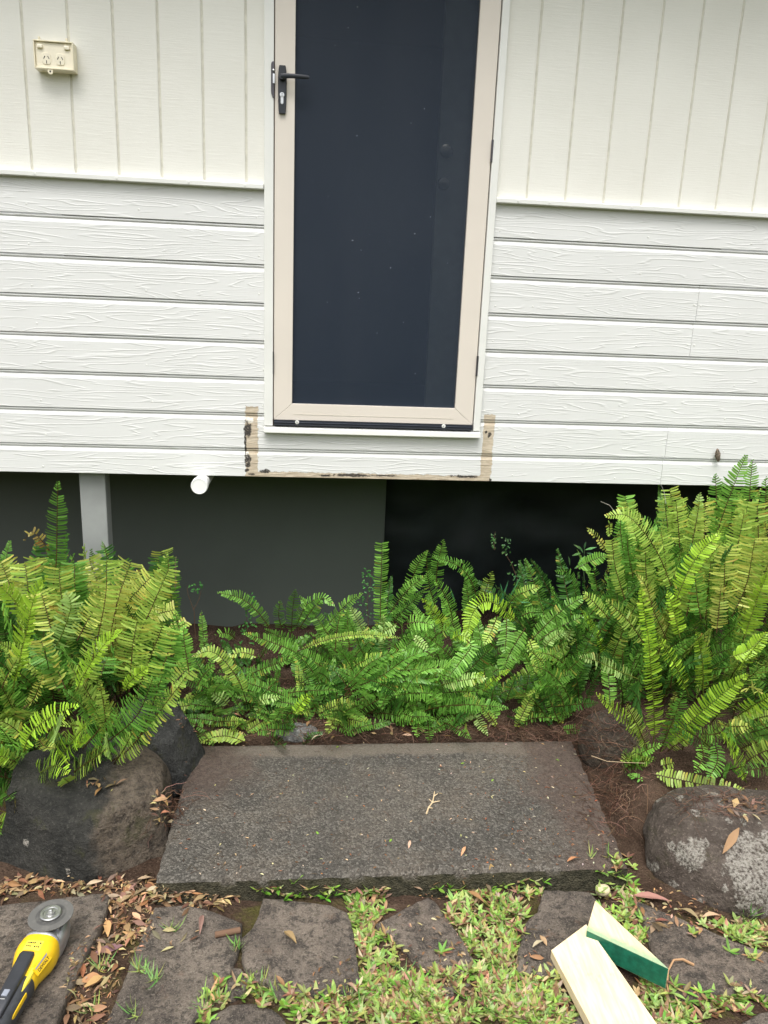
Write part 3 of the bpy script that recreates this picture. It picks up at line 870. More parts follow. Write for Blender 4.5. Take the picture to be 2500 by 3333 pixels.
def frond_mesh(P, width, style, rng, cut=False, face=(0, -.75, .65), fold=.22, spacing=.0088, bare=.06, droop=.14, ang=.02, gaps=.05):
    _, L = spline(P, 8)
    n = max(6, int(L / spacing))
    C, _ = spline(P, n + 1)
    T = vnorm(np.gradient(C, axis=0))
    f = np.array(face, float) + rng.normal(0, .12, 3)
    S = vnorm(np.cross(T, f[None])); N = vnorm(np.cross(S, T))
    t = np.linspace(0, 1, n + 1)
    prof = np.clip((t - bare) / .16 + .30, .0, 1.0)
    if not cut: prof = prof * np.clip((1.02 - t) / .30, .10, 1.0) ** .75
    prof *= (t >= bare)
    V, Fc, Cc = [], [], []
    base, sec, yc = PAL[style]
    base, sec = np.array(base), np.array(sec)
    age = rng.uniform(.8, 1.15); off = 0
    patch = np.clip(np.interp(t, np.linspace(0, 1, 6), rng.uniform(-.6, .9, 6)), 0, 1)
    for sg in (-1, 1):
        keep = (prof > .02) & (rng.random(n + 1) > gaps)
        idx = np.nonzero(keep)[0]
        if len(idx) == 0: continue
        m = len(idx)
        off_t = (.35 if sg > 0 else 0) * spacing
        Ln = width * .5 * prof[idx] * rng.uniform(.88, 1.08, m)
        a = ang + (0 if cut else .40) * t[idx] ** 4 + rng.normal(0, .06, m)
        fo = fold + rng.normal(0, .13, m)
        d = S[idx] * (sg * np.cos(a) * np.cos(fo))[:, None] + T[idx] * np.sin(a)[:, None] + N[idx] * np.sin(fo)[:, None]
        d = vnorm(d)
        b = C[idx] + T[idx] * off_t
        wd = np.minimum(spacing * .385 * rng.uniform(.92, 1.12, m), Ln * .42)
        tw = rng.normal(.38, .25, m)
        nb = vnorm(np.cross(d, T[idx]) * sg)
        wv = vnorm(T[idx] * np.cos(tw)[:, None] + nb * np.sin(tw)[:, None])
        wv = vnorm(wv - d * (wv * d).sum(1, keepdims=True))
        u = STA_U[None, :, None]
        dr = (droop * rng.uniform(.3, 1.7, m))[:, None, None]
        cen = b[:, None] + d[:, None] * (Ln[:, None, None] * u) - N[idx][:, None] * (Ln[:, None, None] * dr * u ** 2) + T[idx][:, None] * (Ln[:, None, None] * .16 * u ** 2)
        hw = (wd[:, None] * STA_W[None])[:, :, None] * wv[:, None]
        vv = np.stack([cen - hw, cen + hw], 2).reshape(-1, 3)          # m*5*2
        V.append(vv)
        q = np.arange(4)
        one = np.stack([q * 2, q * 2 + 1, q * 2 + 3, q * 2 + 2], 1)
        Fc.append((np.arange(m)[:, None, None] * 10 + one[None]).reshape(-1, 4) + off)
        off += m * 10
        mix = np.clip(rng.normal(.4, .3, m), 0, 1)[:, None]
        col = (base * (1 - mix) + sec * mix) * age * rng.uniform(.86, 1.14, (m, 1))
        yl = (rng.random(m) < yc * (.3 + 1.6 * patch[idx]))[:, None] * rng.uniform(.4, 1.0, (m, 1))
        ycol = np.where(rng.random((m, 1)) < .12, np.array([.42, .20, .05]), np.array([.56, .47, .085]))
        cc = np.repeat(col[:, None], 5, 1) * np.array([.92, .96, 1.0, 1.08, 1.22])[None, :, None]
        yw = yl[:, :, None] * np.array([.15, .35, .75, 1, 1])[None, :, None]
        cc = cc * (1 - yw) + ycol[:, None] * yw
        Cc.append(np.repeat(cc, 2, 1).reshape(-1, 3))
    # midrib
    r = np.interp(t, [0, 1], [.0026, .0011])
    k3 = np.arange(3) * 2 * pi / 3
    ring = C[:, None] + (S[:, None] * np.cos(k3)[None, :, None] + N[:, None] * np.sin(k3)[None, :, None]) * r[:, None, None]
    V.append(ring.reshape(-1, 3)); i = np.arange(n)[:, None]; j = np.arange(3)[None]
    Fc.append(np.stack([i * 3 + j, i * 3 + (j + 1) % 3, (i + 1) * 3 + (j + 1) % 3, (i + 1) * 3 + j], -1).reshape(-1, 4) + off)
    rc = np.array([.16, .20, .03]) if style in ('lime', 'pale') else np.array([.10, .055, .022])
    Cc.append(np.tile(rc * rng.uniform(.8, 1.2), (3 * (n + 1), 1)))
    V = np.vstack(V); Fc = np.vstack(Fc); Cc = np.vstack(Cc)
    me = bpy.data.meshes.new('frond')
    me.vertices.add(len(V)); me.vertices.foreach_set('co', V.astype(np.float32).ravel())
    me.loops.add(len(Fc) * 4); me.loops.foreach_set('vertex_index', Fc.astype(np.int32).ravel())
    me.polygons.add(len(Fc)); me.polygons.foreach_set('loop_start', (np.arange(len(Fc)) * 4).astype(np.int32))
    me.polygons.foreach_set('loop_total', np.full(len(Fc), 4, np.int32))
    at = me.color_attributes.new('col', 'FLOAT_COLOR', 'POINT')
    at.data.foreach_set('color', np.hstack([Cc, np.ones((len(Cc), 1))]).astype(np.float32).ravel())
    me.materials.append(M['fern']); me.update(); me.validate()
    return me
def plant(name, loc, label, cat='fern', group='sword ferns along the house'):
    o = empty(name, loc)
    return tag(o, label, cat, group)
def add_frond(root, P, width, style, **kw):
    P = np.array(P, float) - np.array(root.location)
    return link('frond', frond_mesh(P, width, style, RNG, **kw), root)
def hero(root, Z, pts, Y0, Y1, width, style, **kw):
    """pts: photo points along the frond, base first; Y0..Y1 their distance from the wall plane."""
    P = []; UV = Z(pts)
    for i, (u, v) in enumerate(UV):
        Y = Y0 + (Y1 - Y0) * i / (len(UV) - 1)
        p = W(u, v, Y)
        g = gh(p[0], p[1]) + .01
        if p[2] < g:
            d = p - cC; tt = (g - cC[2]) / d[2]; p = cC + d * tt
        P.append(p)
    return add_frond(root, P, width, style, **kw)
def grow(root, base, az, length, lean, arch, width, style, zcut=None, **kw):
    """a frond rising from base, leaning towards azimuth az, its tip bending over by arch."""
    h = np.array([cos(az), sin(az), 0]); up = np.array([0, 0, 1.0]); P = [np.array(base, float)]
    n = 5; a = lean
    for i in range(n):
        d = up * cos(a) + h * sin(a); P.append(P[-1] + d * length / n); a += arch / n
    if zcut is not None:
        Q, _ = spline(P, 40); zc = zcut + RNG.normal(0, .030)
        keep = [q for q in Q if q[2] < zc]
        if len(keep) < 8: return
        cut = len(keep) < 38
        P = [keep[int(i)] for i in np.linspace(0, len(keep) - 1, 6)]
        kw['cut'] = cut
    fa = -pi / 2 + RNG.normal(0, .75)
    kw.setdefault('face', (.8 * cos(fa), .8 * sin(fa), .6))
    # lie over the ground, not in it
    for q in P:
        q[2] = max(q[2], gh(q[0], q[1]) + .008)
    add_frond(root, P, width, style, **kw)
def pick(L): return L[int(RNG.integers(len(L)))]
U = RNG.uniform
zL, zL2, zM, zK, zR, zR2 = zm(0, 1500, 2.37), zm(0, 2200, 2.37), zm(550, 1600, 2.212), zm(1200, 1600, 2.074), zm(1850, 1450, 2.552), zm(1850, 2050, 2.552)
zLL = zm(0, 1700, 2.592)

# --- left trimmed bush
fA = plant('fern_bush', (-.80, -.55, .05), 'trimmed flat-topped yellow-green fern bush at the left by the grey post')
H = lambda *a, **k: hero(fA, *a, **k)
H(zL, [(395, 1050), (432, 800), (440, 480), (446, 170)], -.40, -.40, .078, 'mid', fold=.1)
H(zL, [(385, 700), (300, 590), (240, 548), (192, 605)], -.38, -.38, .045, 'brown', gaps=.3)
for P, st, w in [
    ([(720, 1426), (880, 700), (900, 330)], 'yg', .105), ([(920, 1000), (1000, 640), (1100, 350)], 'yel', .11),
    ([(1000, 900), (1060, 700), (1270, 465)], 'yel', .11), ([(1130, 1050), (1280, 720), (1420, 405)], 'yg', .095),
    ([(560, 900), (510, 560), (498, 395)], 'yg', .10), ([(640, 800), (630, 500), (628, 355)], 'mid', .09), ([(140, 700), (70, 500), (15, 345)], 'yel', .105),
    ([(260, 800), (230, 500), (212, 350)], 'yg', .11), ([(1090, 1426), (1120, 1050), (1155, 840)], 'yg', .115), ([(1160, 1426), (1270, 1130), (1370, 880)], 'yg', .13),
    ([(1290, 1426), (1400, 1150), (1480, 900)], 'mid', .09), ([(1560, 1250), (1530, 1000), (1480, 760)], 'fresh', .06), ([(1600, 1300), (1560, 1050), (1545, 900)], 'fresh', .06),
    ([(850, 1300), (880, 1200), (905, 1150)], 'mid', .11), ([(440, 950), (400, 780), (350, 600)], 'yel', .11), ([(970, 1000), (980, 700), (990, 560)], 'yel', .10),
    ([(650, 1000), (740, 830), (850, 650)], 'yel', .10), ([(440, 1100), (530, 930), (600, 700), (560, 600)], 'pale', .09), ([(1240, 800), (1340, 770), (1470, 740)], 'yel', .07),
    ([(1400, 960), (1480, 900), (1570, 845)], 'yel', .05), ([(1440, 1400), (1500, 1320), (1600, 1220)], 'yg', .085), ([(560, 1420), (450, 1200), (260, 1060)], 'mid', .09),
    ([(500, 1426), (420, 1250), (350, 1000)], 'yel', .09), ([(300, 1300), (270, 1150), (290, 1000)], 'dark', .07)]:
    y = -.52 - (P[0][1] - 900) * .00035
    H(zLL, P, y, y + .05, w, st, cut=P[-1][1] < 480 or st in ('yg', 'yel'))
for P, st, w, y in [
    ([(110, 1400), (210, 980), (290, 640), (385, 465)], 'lime', .085, -.80), ([(640, 1426), (760, 1200), (900, 1010), (1020, 915)], 'lime', .075, -.80),
    ([(1040, 1426), (1120, 1320), (1250, 1222)], 'lime', .05, -.80), ([(230, 820), (110, 650), (0, 540)], 'lime', .075, -.75), ([(20, 1400), (60, 1300), (150, 1150)], 'yg', .06, -.8)]:
    H(zLL, P, y, y - .02, w, st, fold=.5, ang=.45)
for i in range(70):
    bx, by = U(-1.35, -.50), U(-.50, -.20)
    st = pick(['yg', 'mid', 'yel', 'mid', 'fresh', 'dark', 'yg', 'dark'])
    az = U(0, 2 * pi) if bx < -.78 else U(pi * .45, pi * 1.5)
    grow(fA, (bx, by, gh(bx, by)), az, U(.42, .66), U(.0, .50), U(-.1, .6), U(.065, .095), st, zcut=.585 - .03 * smooth(-.5, -.75, by))
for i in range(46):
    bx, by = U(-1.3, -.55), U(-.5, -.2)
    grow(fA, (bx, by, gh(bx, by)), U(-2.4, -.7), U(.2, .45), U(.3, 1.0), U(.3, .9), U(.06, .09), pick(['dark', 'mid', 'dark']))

for i in range(46):
    bx, by = U(-1.25, -.58), U(-.74, -.56)
    grow(fA, (bx, by, gh(bx, by)), U(pi * .9, pi * 2.05), U(.24, .44), U(.05, .75), U(.1, .8), U(.065, .09), pick(['yg', 'mid', 'mid', 'dark', 'yg', 'fresh']))
# --- lime fronds over the dark boulder
fB = plant('fern_plant', (-.80, -.82, .10), 'bright lime fern with curling fronds hanging over the dark front boulder')
for P, st, w, fo in [
    ([(180, 590), (240, 440), (400, 310), (590, 232)], 'lime', .075, .35), ([(440, 650), (520, 560), (600, 450), (665, 380)], 'lime', .075, .35), ([(560, 500), (640, 520), (700, 475)], 'lime', .05, .6),
    ([(180, 800), (320, 740), (430, 690), (525, 745)], 'lime', .085, .2), ([(430, 760), (350, 850), (260, 1000), (160, 1130)], 'fresh', .075, .25), ([(-60, 1110), (60, 1140), (180, 1190)], 'lime', .06, .3),
    ([(60, 1210), (20, 1180), (-60, 1200)], 'fresh', .07, .2), ([(470, 830), (600, 720), (720, 640), (830, 560)], 'yg', .075, .15), ([(860, 660), (1000, 560), (1180, 340), (1440, 0)], 'yg', .085, .15),
    ([(-30, 640), (20, 620), (60, 660)], 'lime', .06, .3), ([(860, 640), (840, 540), (820, 450)], 'pale', .05, .5), ([(700, 600), (880, 470), (1060, 300), (1180, 20)], 'mid', .105, .1),
    ([(640, 560), (760, 420), (870, 260)], 'mid', .09, .2), ([(880, 680), (960, 560), (1020, 440)], 'yg', .06, .2), ([(420, 560), (430, 450), (480, 330)], 'pale', .08, .2),
    ([(300, 480), (340, 540), (420, 560)], 'yel', .04, .4), ([(60, 1100), (100, 1000), (120, 980)], 'brown', .06, .2), ([(10, 960), (40, 900), (90, 950)], 'mid', .07, .3), ([(560, 870), (530, 820), (490, 790)], 'yg', .05, .1),
    ([(780, 520), (820, 400), (770, 40)], 'yg', .045, .7), ([(180, 250), (260, 180), (330, 0)], 'yel', .04, .7), ([(120, 560), (60, 470), (-20, 370)], 'fresh', .07, .3), ([(1010, 560), (1120, 380), (1250, 0)], 'mid', .08, .1)]:
    hero(fB, zL2, P, -.90, -1.04 if P[-1][1] > 300 else -.92, w, st, fold=fo)
for i in range(70):
    bx, by = U(-1.2, -.62), U(-.86, -.70)
    az = U(-2.9, -.2)
    grow(fB, (bx, by, gh(bx, by) + .04), az, U(.14, .28), U(.1, .9), U(.3, 1.1), U(.055, .08), pick(['fresh', 'mid', 'yg', 'mid', 'dark', 'dark', 'yg']))

# --- middle ferns
fC = plant('fern_plant', (-.05, -.10, .03), 'rosette of green arching fronds standing against the grey underfloor wall')
for P, w in [([(730, 990), (640, 870), (520, 770), (358, 730)], .060), ([(880, 1030), (890, 860), (908, 712)], .055), ([(930, 1000), (1010, 880), (1100, 768)], .062),
             ([(920, 960), (990, 820), (1100, 768), (1185, 815)], .055), ([(1050, 1060), (1180, 920), (1280, 810), (1385, 735)], .062), ([(820, 1010), (790, 900), (800, 790)], .05),
             ([(480, 1060), (420, 1020), (340, 1030)], .045), ([(1240, 1060), (1300, 900), (1310, 830)], .05)]:
    hero(fC, zM, P, -.06, -.10, w, pick(['fresh', 'fresh', 'mid']), ang=.12)
fD = plant('fern_plant', (.26, -.22, .04), 'tall upright cut frond with green fronds before the grey wall edge')
hero(fD, zM, [(1530, 1050), (1522, 850), (1528, 600), (1534, 378)], -.20, -.16, .060, 'fresh', cut=True, fold=.1)
for P, w in [([(1195, 1150), (1210, 1000), (1240, 850)], .055), ([(1300, 1150), (1290, 1000), (1280, 850)], .06), ([(1560, 1180), (1545, 1000), (1540, 900)], .06),
             ([(1420, 1060), (1360, 930), (1310, 840)], .055), ([(1500, 1060), (1420, 1020), (1330, 1010)], .05), ([(1640, 950), (1560, 1000), (1440, 1060)], .06)]:
    hero(fD, zM, P, -.24, -.22, w, pick(['fresh', 'pale', 'mid']))
fE = plant('fern_plant', (.55, -.25, .05), 'dense bright green fern clump standing before the black underfloor opening')
for P, w, st, y in [
    ([(130, 840), (200, 740), (280, 650), (392, 568)], .06, 'fresh', -.18), ([(240, 760), (320, 520), (392, 405)], .058, 'fresh', -.12), ([(395, 560), (392, 460), (395, 398)], .05, 'mid', -.08),
    ([(455, 660), (465, 500), (502, 332)], .06, 'fresh', -.12), ([(450, 780), (415, 660), (395, 540)], .065, 'fresh', -.2), ([(570, 880), (530, 730), (450, 600)], .065, 'fresh', -.22),
    ([(740, 750), (690, 600), (600, 500), (440, 440)], .055, 'mid', -.14), ([(710, 750), (690, 630), (650, 500), (580, 475)], .05, 'mid', -.12), ([(760, 750), (795, 650), (832, 545)], .05, 'yg', -.16),
    ([(1010, 890), (870, 765), (770, 750), (700, 830), (655, 1000)], .072, 'lime', -.34), ([(1060, 920), (970, 1060), (900, 1230)], .080, 'fresh', -.40), ([(930, 850), (930, 960), (920, 1080)], .07, 'fresh', -.40),
    ([(550, 960), (480, 860), (365, 730)], .050, 'lime', -.34), ([(240, 900), (330, 880), (430, 900)], .075, 'fresh', -.30), ([(660, 1000), (690, 1050), (610, 1160), (530, 1260)], .07, 'fresh', -.42),
    ([(870, 840), (830, 940), (780, 1030)], .05, 'yg', -.36), ([(1080, 990), (1120, 1100), (1170, 1230)], .06, 'yg', -.42), ([(960, 800), (1020, 700), (1150, 640)], .05, 'yg', -.2),
    ([(1030, 840), (1100, 815), (1200, 820)], .05, 'fresh', -.2), ([(930, 790), (980, 720), (1040, 680)], .06, 'mid', -.2), ([(420, 1010), (470, 960), (540, 930)], .06, 'mid', -.34),
    ([(560, 1000), (620, 970), (690, 1000)], .05, 'lime', -.36), ([(860, 1060), (800, 1010), (730, 1000)], .06, 'mid', -.36), ([(300, 970), (350, 1020), (400, 1060)], .035, 'pale', -.4)]:
    hero(fE, zK, P, y, y - .03, w, st)
fF = plant('fern_plant', (.10, -.40, .05), 'flattened fan of long fronds pressed sideways in the middle')
for P, w in [([(-160, 1340), (60, 1260), (270, 1120), (460, 1060)], .065), ([(-160, 1380), (150, 1230), (350, 1200), (560, 1190)], .065), ([(-160, 1400), (60, 1260), (300, 1250), (480, 1300)], .065),
             ([(-160, 1370), (0, 1210), (130, 1110), (260, 1070)], .06), ([(-100, 1420), (50, 1350), (280, 1310), (480, 1390)], .06), ([(-80, 1380), (-20, 1300), (150, 1330), (230, 1370)], .06),
             ([(-160, 1330), (-20, 1180), (60, 1130), (160, 1080)], .05), ([(-140, 1350), (200, 1290), (420, 1260), (660, 1210)], .055)]:
    hero(fF, zK, P, -.42, -.44, w, pick(['fresh', 'mid', 'fresh']), face=(0, -.5, .85), ang=.35)
hero(fF, zM, [(920, 1150), (1150, 1065), (1400, 1032), (1660, 1052)], -.40, -.40, .035, 'yg', fold=.7)
fG = plant('fern_plant', (-.28, -.35, .03), 'yellow-brown arching frond fern between left bush and slab')
hero(fG, zM, [(560, 1520), (500, 1360), (390, 1210), (290, 1150), (175, 1190)], -.42, -.36, .055, 'yg')
for P, st, w in [([(640, 1190), (540, 1160), (430, 1180)], 'yg', .04), ([(430, 1540), (380, 1490), (310, 1450)], 'pale', .05), ([(570, 1810), (400, 1760), (200, 1800)], 'yg', .05), ([(440, 1680), (250, 1640), (0, 1630)], 'mid', .035),
                 ([(150, 1540), (70, 1550), (-10, 1560)], 'yg', .04), ([(640, 1600), (660, 1510), (790, 1480)], 'pale', .04), ([(900, 1610), (950, 1530), (1010, 1460)], 'lime', .045), ([(200, 1400), (250, 1320), (320, 1260)], 'fresh', .05),
                 ([(270, 1800), (350, 1760), (540, 1750)], 'yg', .05), ([(80, 1690), (130, 1750), (200, 1790)], 'pale', .04)]:
    hero(fG, zM, P, -.46, -.46, w, st)
fH = plant('fern_plant', (.55, -.47, .03), 'low fern fronds spilling over the back edge of the slab')
for P, st, w in [([(480, 1310), (600, 1280), (790, 1255)], 'pale', .06), ([(650, 1360), (700, 1280), (775, 1218)], 'lime', .03), ([(770, 1350), (860, 1260), (955, 1200)], 'lime', .03), ([(1090, 1370), (1250, 1270), (1415, 1220)], 'fresh', .055),
                 ([(1390, 1490), (1260, 1350), (1150, 1200)], 'fresh', .085), ([(1380, 1215), (1250, 1115), (1120, 1078)], 'fresh', .05), ([(1040, 1460), (1060, 1340), (1085, 1220)], 'mid', .06), ([(320, 1400), (340, 1520), (325, 1650)], 'fresh', .055),
                 ([(390, 1500), (405, 1600), (412, 1690)], 'mid', .035), ([(600, 1560), (700, 1510), (800, 1640)], 'pale', .045), ([(420, 1600), (520, 1570), (640, 1550)], 'mid', .04), ([(1400, 1500), (1200, 1490), (980, 1480)], 'mid', .05),
                 ([(930, 1420), (960, 1330), (1000, 1240)], 'mid', .06), ([(830, 1440), (840, 1350), (880, 1290)], 'mid', .06), ([(300, 1530), (280, 1440), (200, 1400)], 'fresh', .05), ([(1420, 1400), (1410, 1300), (1380, 1200)], 'dark', .07)]:
    hero(fH, zK, P, -.44, -.47, w, st)
for i in range(45):
    bx = U(-.42, 1.0); by = U(-.52, -.34)
    if bx < .1 and U() < .3: continue
    grow(fH, (bx, by, gh(bx, by)), U(0, 2 * pi), U(.10, .24), U(.4, 1.2), U(.2, .8), U(.03, .055), pick(['mid', 'dark', 'fresh', 'mid', 'yg']))
for i in range(55):
    bx = U(.12, 1.05); by = U(-.42, -.06)
    grow(fE, (bx, by, gh(bx, by)), U(0, 2 * pi), U(.28, .50) * (1 - .3 * smooth(.7, 1.0, bx)), U(.35, 1.15), U(.05, .6), U(.055, .075), pick(['fresh', 'mid', 'mid', 'dark', 'fresh']))
for i in range(62):
    bx = U(-.45, .25); by = U(-.40, .12)
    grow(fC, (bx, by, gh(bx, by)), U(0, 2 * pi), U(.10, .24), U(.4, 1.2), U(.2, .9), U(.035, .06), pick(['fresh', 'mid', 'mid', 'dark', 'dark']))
for i in range(22):
    bx = U(.05, .40); by = U(-.34, -.12)
    grow(fD, (bx, by, gh(bx, by)), U(0, 2 * pi), U(.16, .34), U(.2, .9), U(.2, 1.1), U(.045, .07), pick(['fresh', 'mid', 'mid', 'dark']))
for i in range(30):
    bx = U(-.05, .65); by = U(-.46, -.34)
    grow(fF, (bx, by, gh(bx, by)), U(0, 2 * pi), U(.12, .26), U(.5, 1.3), U(.2, .8), U(.04, .06), pick(['fresh', 'mid', 'dark', 'mid']))

for i in range(75):
    bx = U(-.50, .25); by = U(-.54, -.22)
    grow(fG, (bx, by, gh(bx, by)), U(0, 2 * pi), U(.07, .20), U(.5, 1.35), U(.1, .7), U(.025, .05), pick(['mid', 'dark', 'fresh', 'mid', 'yg', 'dark']), spacing=.0075)
for i in range(26):
    bx = U(-.42, .95); by = U(-.44, -.20)
    grow(fH, (bx, by, gh(bx, by) + .03), pick([U(-.5, .5), U(pi - .5, pi + .5), U(-2.2, -.9)]), U(.24, .42), U(.8, 1.35), U(.05, .45), U(.05, .065), pick(['fresh', 'mid', 'fresh', 'yg', 'mid']), face=(0, -.55, .85))
# --- ferns between the middle and the right bush
fI = plant('fern_plant', (1.02, -.22, .05), 'darker green lacy fern beside the left flank of the tall right bush')
for P, w, st, y in [([(1090, 1010), (1250, 850), (1350, 770), (1465, 705)], .062, 'fresh', -.34), ([(1150, 1010), (1260, 930), (1450, 840)], .055, 'fresh', -.36), ([(1430, 1130), (1410, 950), (1390, 830)], .06, 'mid', -.30),
                    ([(1180, 1070), (1240, 990), (1325, 945)], .04, 'pale', -.40), ([(1600, 1130), (1540, 960), (1430, 790)], .03, 'lime', -.42), ([(1420, 760), (1350, 560), (1270, 540)], .06, 'mid', -.2),
                    ([(1560, 760), (1540, 640), (1520, 520)], .06, 'mid', -.2), ([(1400, 520), (1500, 470), (1600, 430)], .06, 'fresh', -.16), ([(1320, 1000), (1350, 980), (1370, 920)], .035, 'pale', -.42)]:
    hero(fI, zK, P, y, y, w, st)
for i in range(60):
    bx = U(.92, 1.30); by = U(-.55, -.12)
    grow(fI, (bx, by, gh(bx, by)), U(0, 2 * pi), U(.28, .58), U(.05, .6), U(.1, .9), U(.05, .075), pick(['dark', 'mid', 'dark', 'mid', 'fresh']))

# --- tall right bush
fJ = plant('fern_bush', (1.50, -.45, .08), 'tall yellow-green fern bush at the right reaching over the weatherboards')
for P, w, st, y, ct in [
    ([(1180, 900), (1290, 560), (1390, 290), (1472, 92)], .085, 'fresh', -.42, 0), ([(1500, 620), (1508, 380), (1530, 130)], .065, 'fresh', -.38, 0), ([(1640, 700), (1640, 480), (1640, 270)], .06, 'mid', -.38, 0),
    ([(1235, 700), (1230, 450), (1222, 248)], .065, 'mid', -.38, 0), ([(1060, 650), (1080, 500), (1096, 400)], .04, 'pale', -.42, 0), ([(890, 1260), (760, 930), (620, 710), (480, 580), (320, 585)], .085, 'yg', -.58, 0),
    ([(360, 640), (340, 660), (345, 750)], .03, 'yg', -.55, 0), ([(330, 890), (250, 780), (160, 690)], .035, 'yel', -.5, 0), ([(925, 850), (912, 650), (895, 470)], .085, 'yg', -.44, 1), ([(830, 720), (815, 590), (797, 462)], .085, 'yg', -.44, 1),
    ([(1000, 940), (1050, 700), (1090, 480)], .075, 'yg', -.48, 0), ([(1130, 800), (1133, 640), (1136, 485)], .10, 'yel', -.42, 1), ([(890, 1300), (980, 1080), (1090, 900), (1250, 738)], .07, 'lime', -.70, 0),
    ([(690, 1790), (650, 1500), (600, 1190)], .06, 'lime', -.75, 0), ([(930, 1600), (880, 1400), (825, 1220)], .06, 'lime', -.75, 0), ([(470, 1280), (390, 1010), (362, 790)], .06, 'yg', -.56, 1), ([(810, 1220), (805, 950), (770, 720)], .08, 'yg', -.55, 1),
    ([(640, 1660), (500, 1460), (325, 1290)], .075, 'yg', -.66, 0), ([(340, 1440), (220, 1310), (128, 1228)], .055, 'yg', -.62, 0), ([(1140, 1450), (1170, 1100), (1205, 810)], .10, 'yg', -.62, 0), ([(1290, 1220), (1390, 900), (1460, 560)], .09, 'yg', -.56, 0),
    ([(1360, 1420), (1480, 1150), (1550, 780)], .11, 'yel', -.62, 1), ([(1560, 1350), (1600, 1100), (1620, 900)], .11, 'yel', -.60, 1), ([(1290, 1330), (1300, 1000), (1310, 850)], .11, 'yel', -.62, 1), ([(980, 1420), (1030, 1180), (1060, 1000)], .09, 'yg', -.66, 0),
    ([(1100, 1440), (1070, 1250), (1050, 1060)], .08, 'mid', -.70, 0), ([(1460, 1600), (1560, 1300), (1660, 1050)], .085, 'lime', -.74, 0), ([(1230, 1560), (1250, 1380), (1270, 1160)], .07, 'yel', -.72, 0), ([(1340, 1760), (1500, 1700), (1640, 1560)], .06, 'lime', -.8, 0),
    ([(820, 1620), (700, 1350), (650, 1180), (560, 1060)], .05, 'yel', -.68, 0), ([(1350, 700), (1355, 560), (1358, 470)], .10, 'yel', -.42, 1), ([(1460, 760), (1475, 600), (1490, 480)], .10, 'yg', -.46, 1), ([(1580, 800), (1575, 620), (1570, 500)], .10, 'yg', -.46, 1),
    ([(700, 1320), (650, 1100), (640, 880)], .07, 'yg', -.58, 1), ([(760, 800), (690, 680), (605, 590)], .05, 'mid', -.5, 0), ([(480, 1000), (440, 780), (430, 610)], .06, 'mid', -.46, 0), ([(540, 1100), (500, 900), (490, 740)], .06, 'mid', -.48, 0)]:
    hero(fJ, zR, P, y, y + .03, w, st, cut=bool(ct), fold=.45 if st == 'lime' else .2)
for i in range(115):
    bx, by = U(1.14, 2.35), U(-.52, -.20)
    st = pick(['yg', 'mid', 'yel', 'fresh', 'mid', 'yg', 'dark'])
    az = U(0, 2 * pi) if bx > 1.35 else U(-.5 * pi, .5 * pi)
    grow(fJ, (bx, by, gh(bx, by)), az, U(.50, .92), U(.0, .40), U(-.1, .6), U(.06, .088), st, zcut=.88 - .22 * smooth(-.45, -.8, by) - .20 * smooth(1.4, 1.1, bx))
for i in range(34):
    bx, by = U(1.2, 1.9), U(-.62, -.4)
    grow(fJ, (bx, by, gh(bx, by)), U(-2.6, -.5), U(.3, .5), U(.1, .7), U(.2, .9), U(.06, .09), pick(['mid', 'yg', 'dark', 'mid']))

# --- low fern rooted at the slab's right edge
fK = plant('fern_plant', (1.115, -.80, .06), 'low fern with one tall upright lime frond rooted right of the slab')
for P, w, st in [([(705, 960), (715, 800), (700, 500), (660, 20)], .070, 'lime'), ([(580, 410), (400, 335), (250, 265), (95, 225)], .055, 'pale'), ([(650, 1010), (520, 800), (400, 680), (238, 535)], .060, 'lime'),
                 ([(660, 1010), (590, 830), (480, 625)], .060, 'yg'), ([(770, 1010), (1020, 760), (1250, 560), (1475, 378)], .080, 'lime'), ([(1000, 540), (900, 320), (750, 60)], .055, 'lime'), ([(1120, 540), (1115, 280), (1068, 20)], .060, 'lime'),
                 ([(820, 1010), (900, 950), (1000, 900)], .045, 'yg'), ([(660, 1090), (600, 1040), (530, 1010)], .045, 'yg'), ([(760, 1130), (810, 1120), (870, 1110)], .05, 'yg'), ([(640, 1250), (570, 1230), (500, 1200)], .03, 'mid'),
                 ([(760, 1010), (850, 800), (960, 520)], .07, 'mid'), ([(850, 480), (860, 340), (800, 260)], .05, 'mid'), ([(800, 900), (850, 700), (890, 520)], .045, 'yel')]:
    hero(fK, zR2, P, -.80, -.84, w, st, fold=.3, bare=.10)
for i in range(14):
    grow(fK, (1.115 + U(-.02, .02), -.80 + U(-.02, .02), .05), U(-3.1, 0), U(.06, .16), U(.3, 1.2), U(.2, .8), U(.03, .05), pick(['mid', 'yg', 'fresh']))
fL = plant('fern_plant', (1.42, -.90, .08), 'low fern with drooping fronds hanging over the lichen boulder')
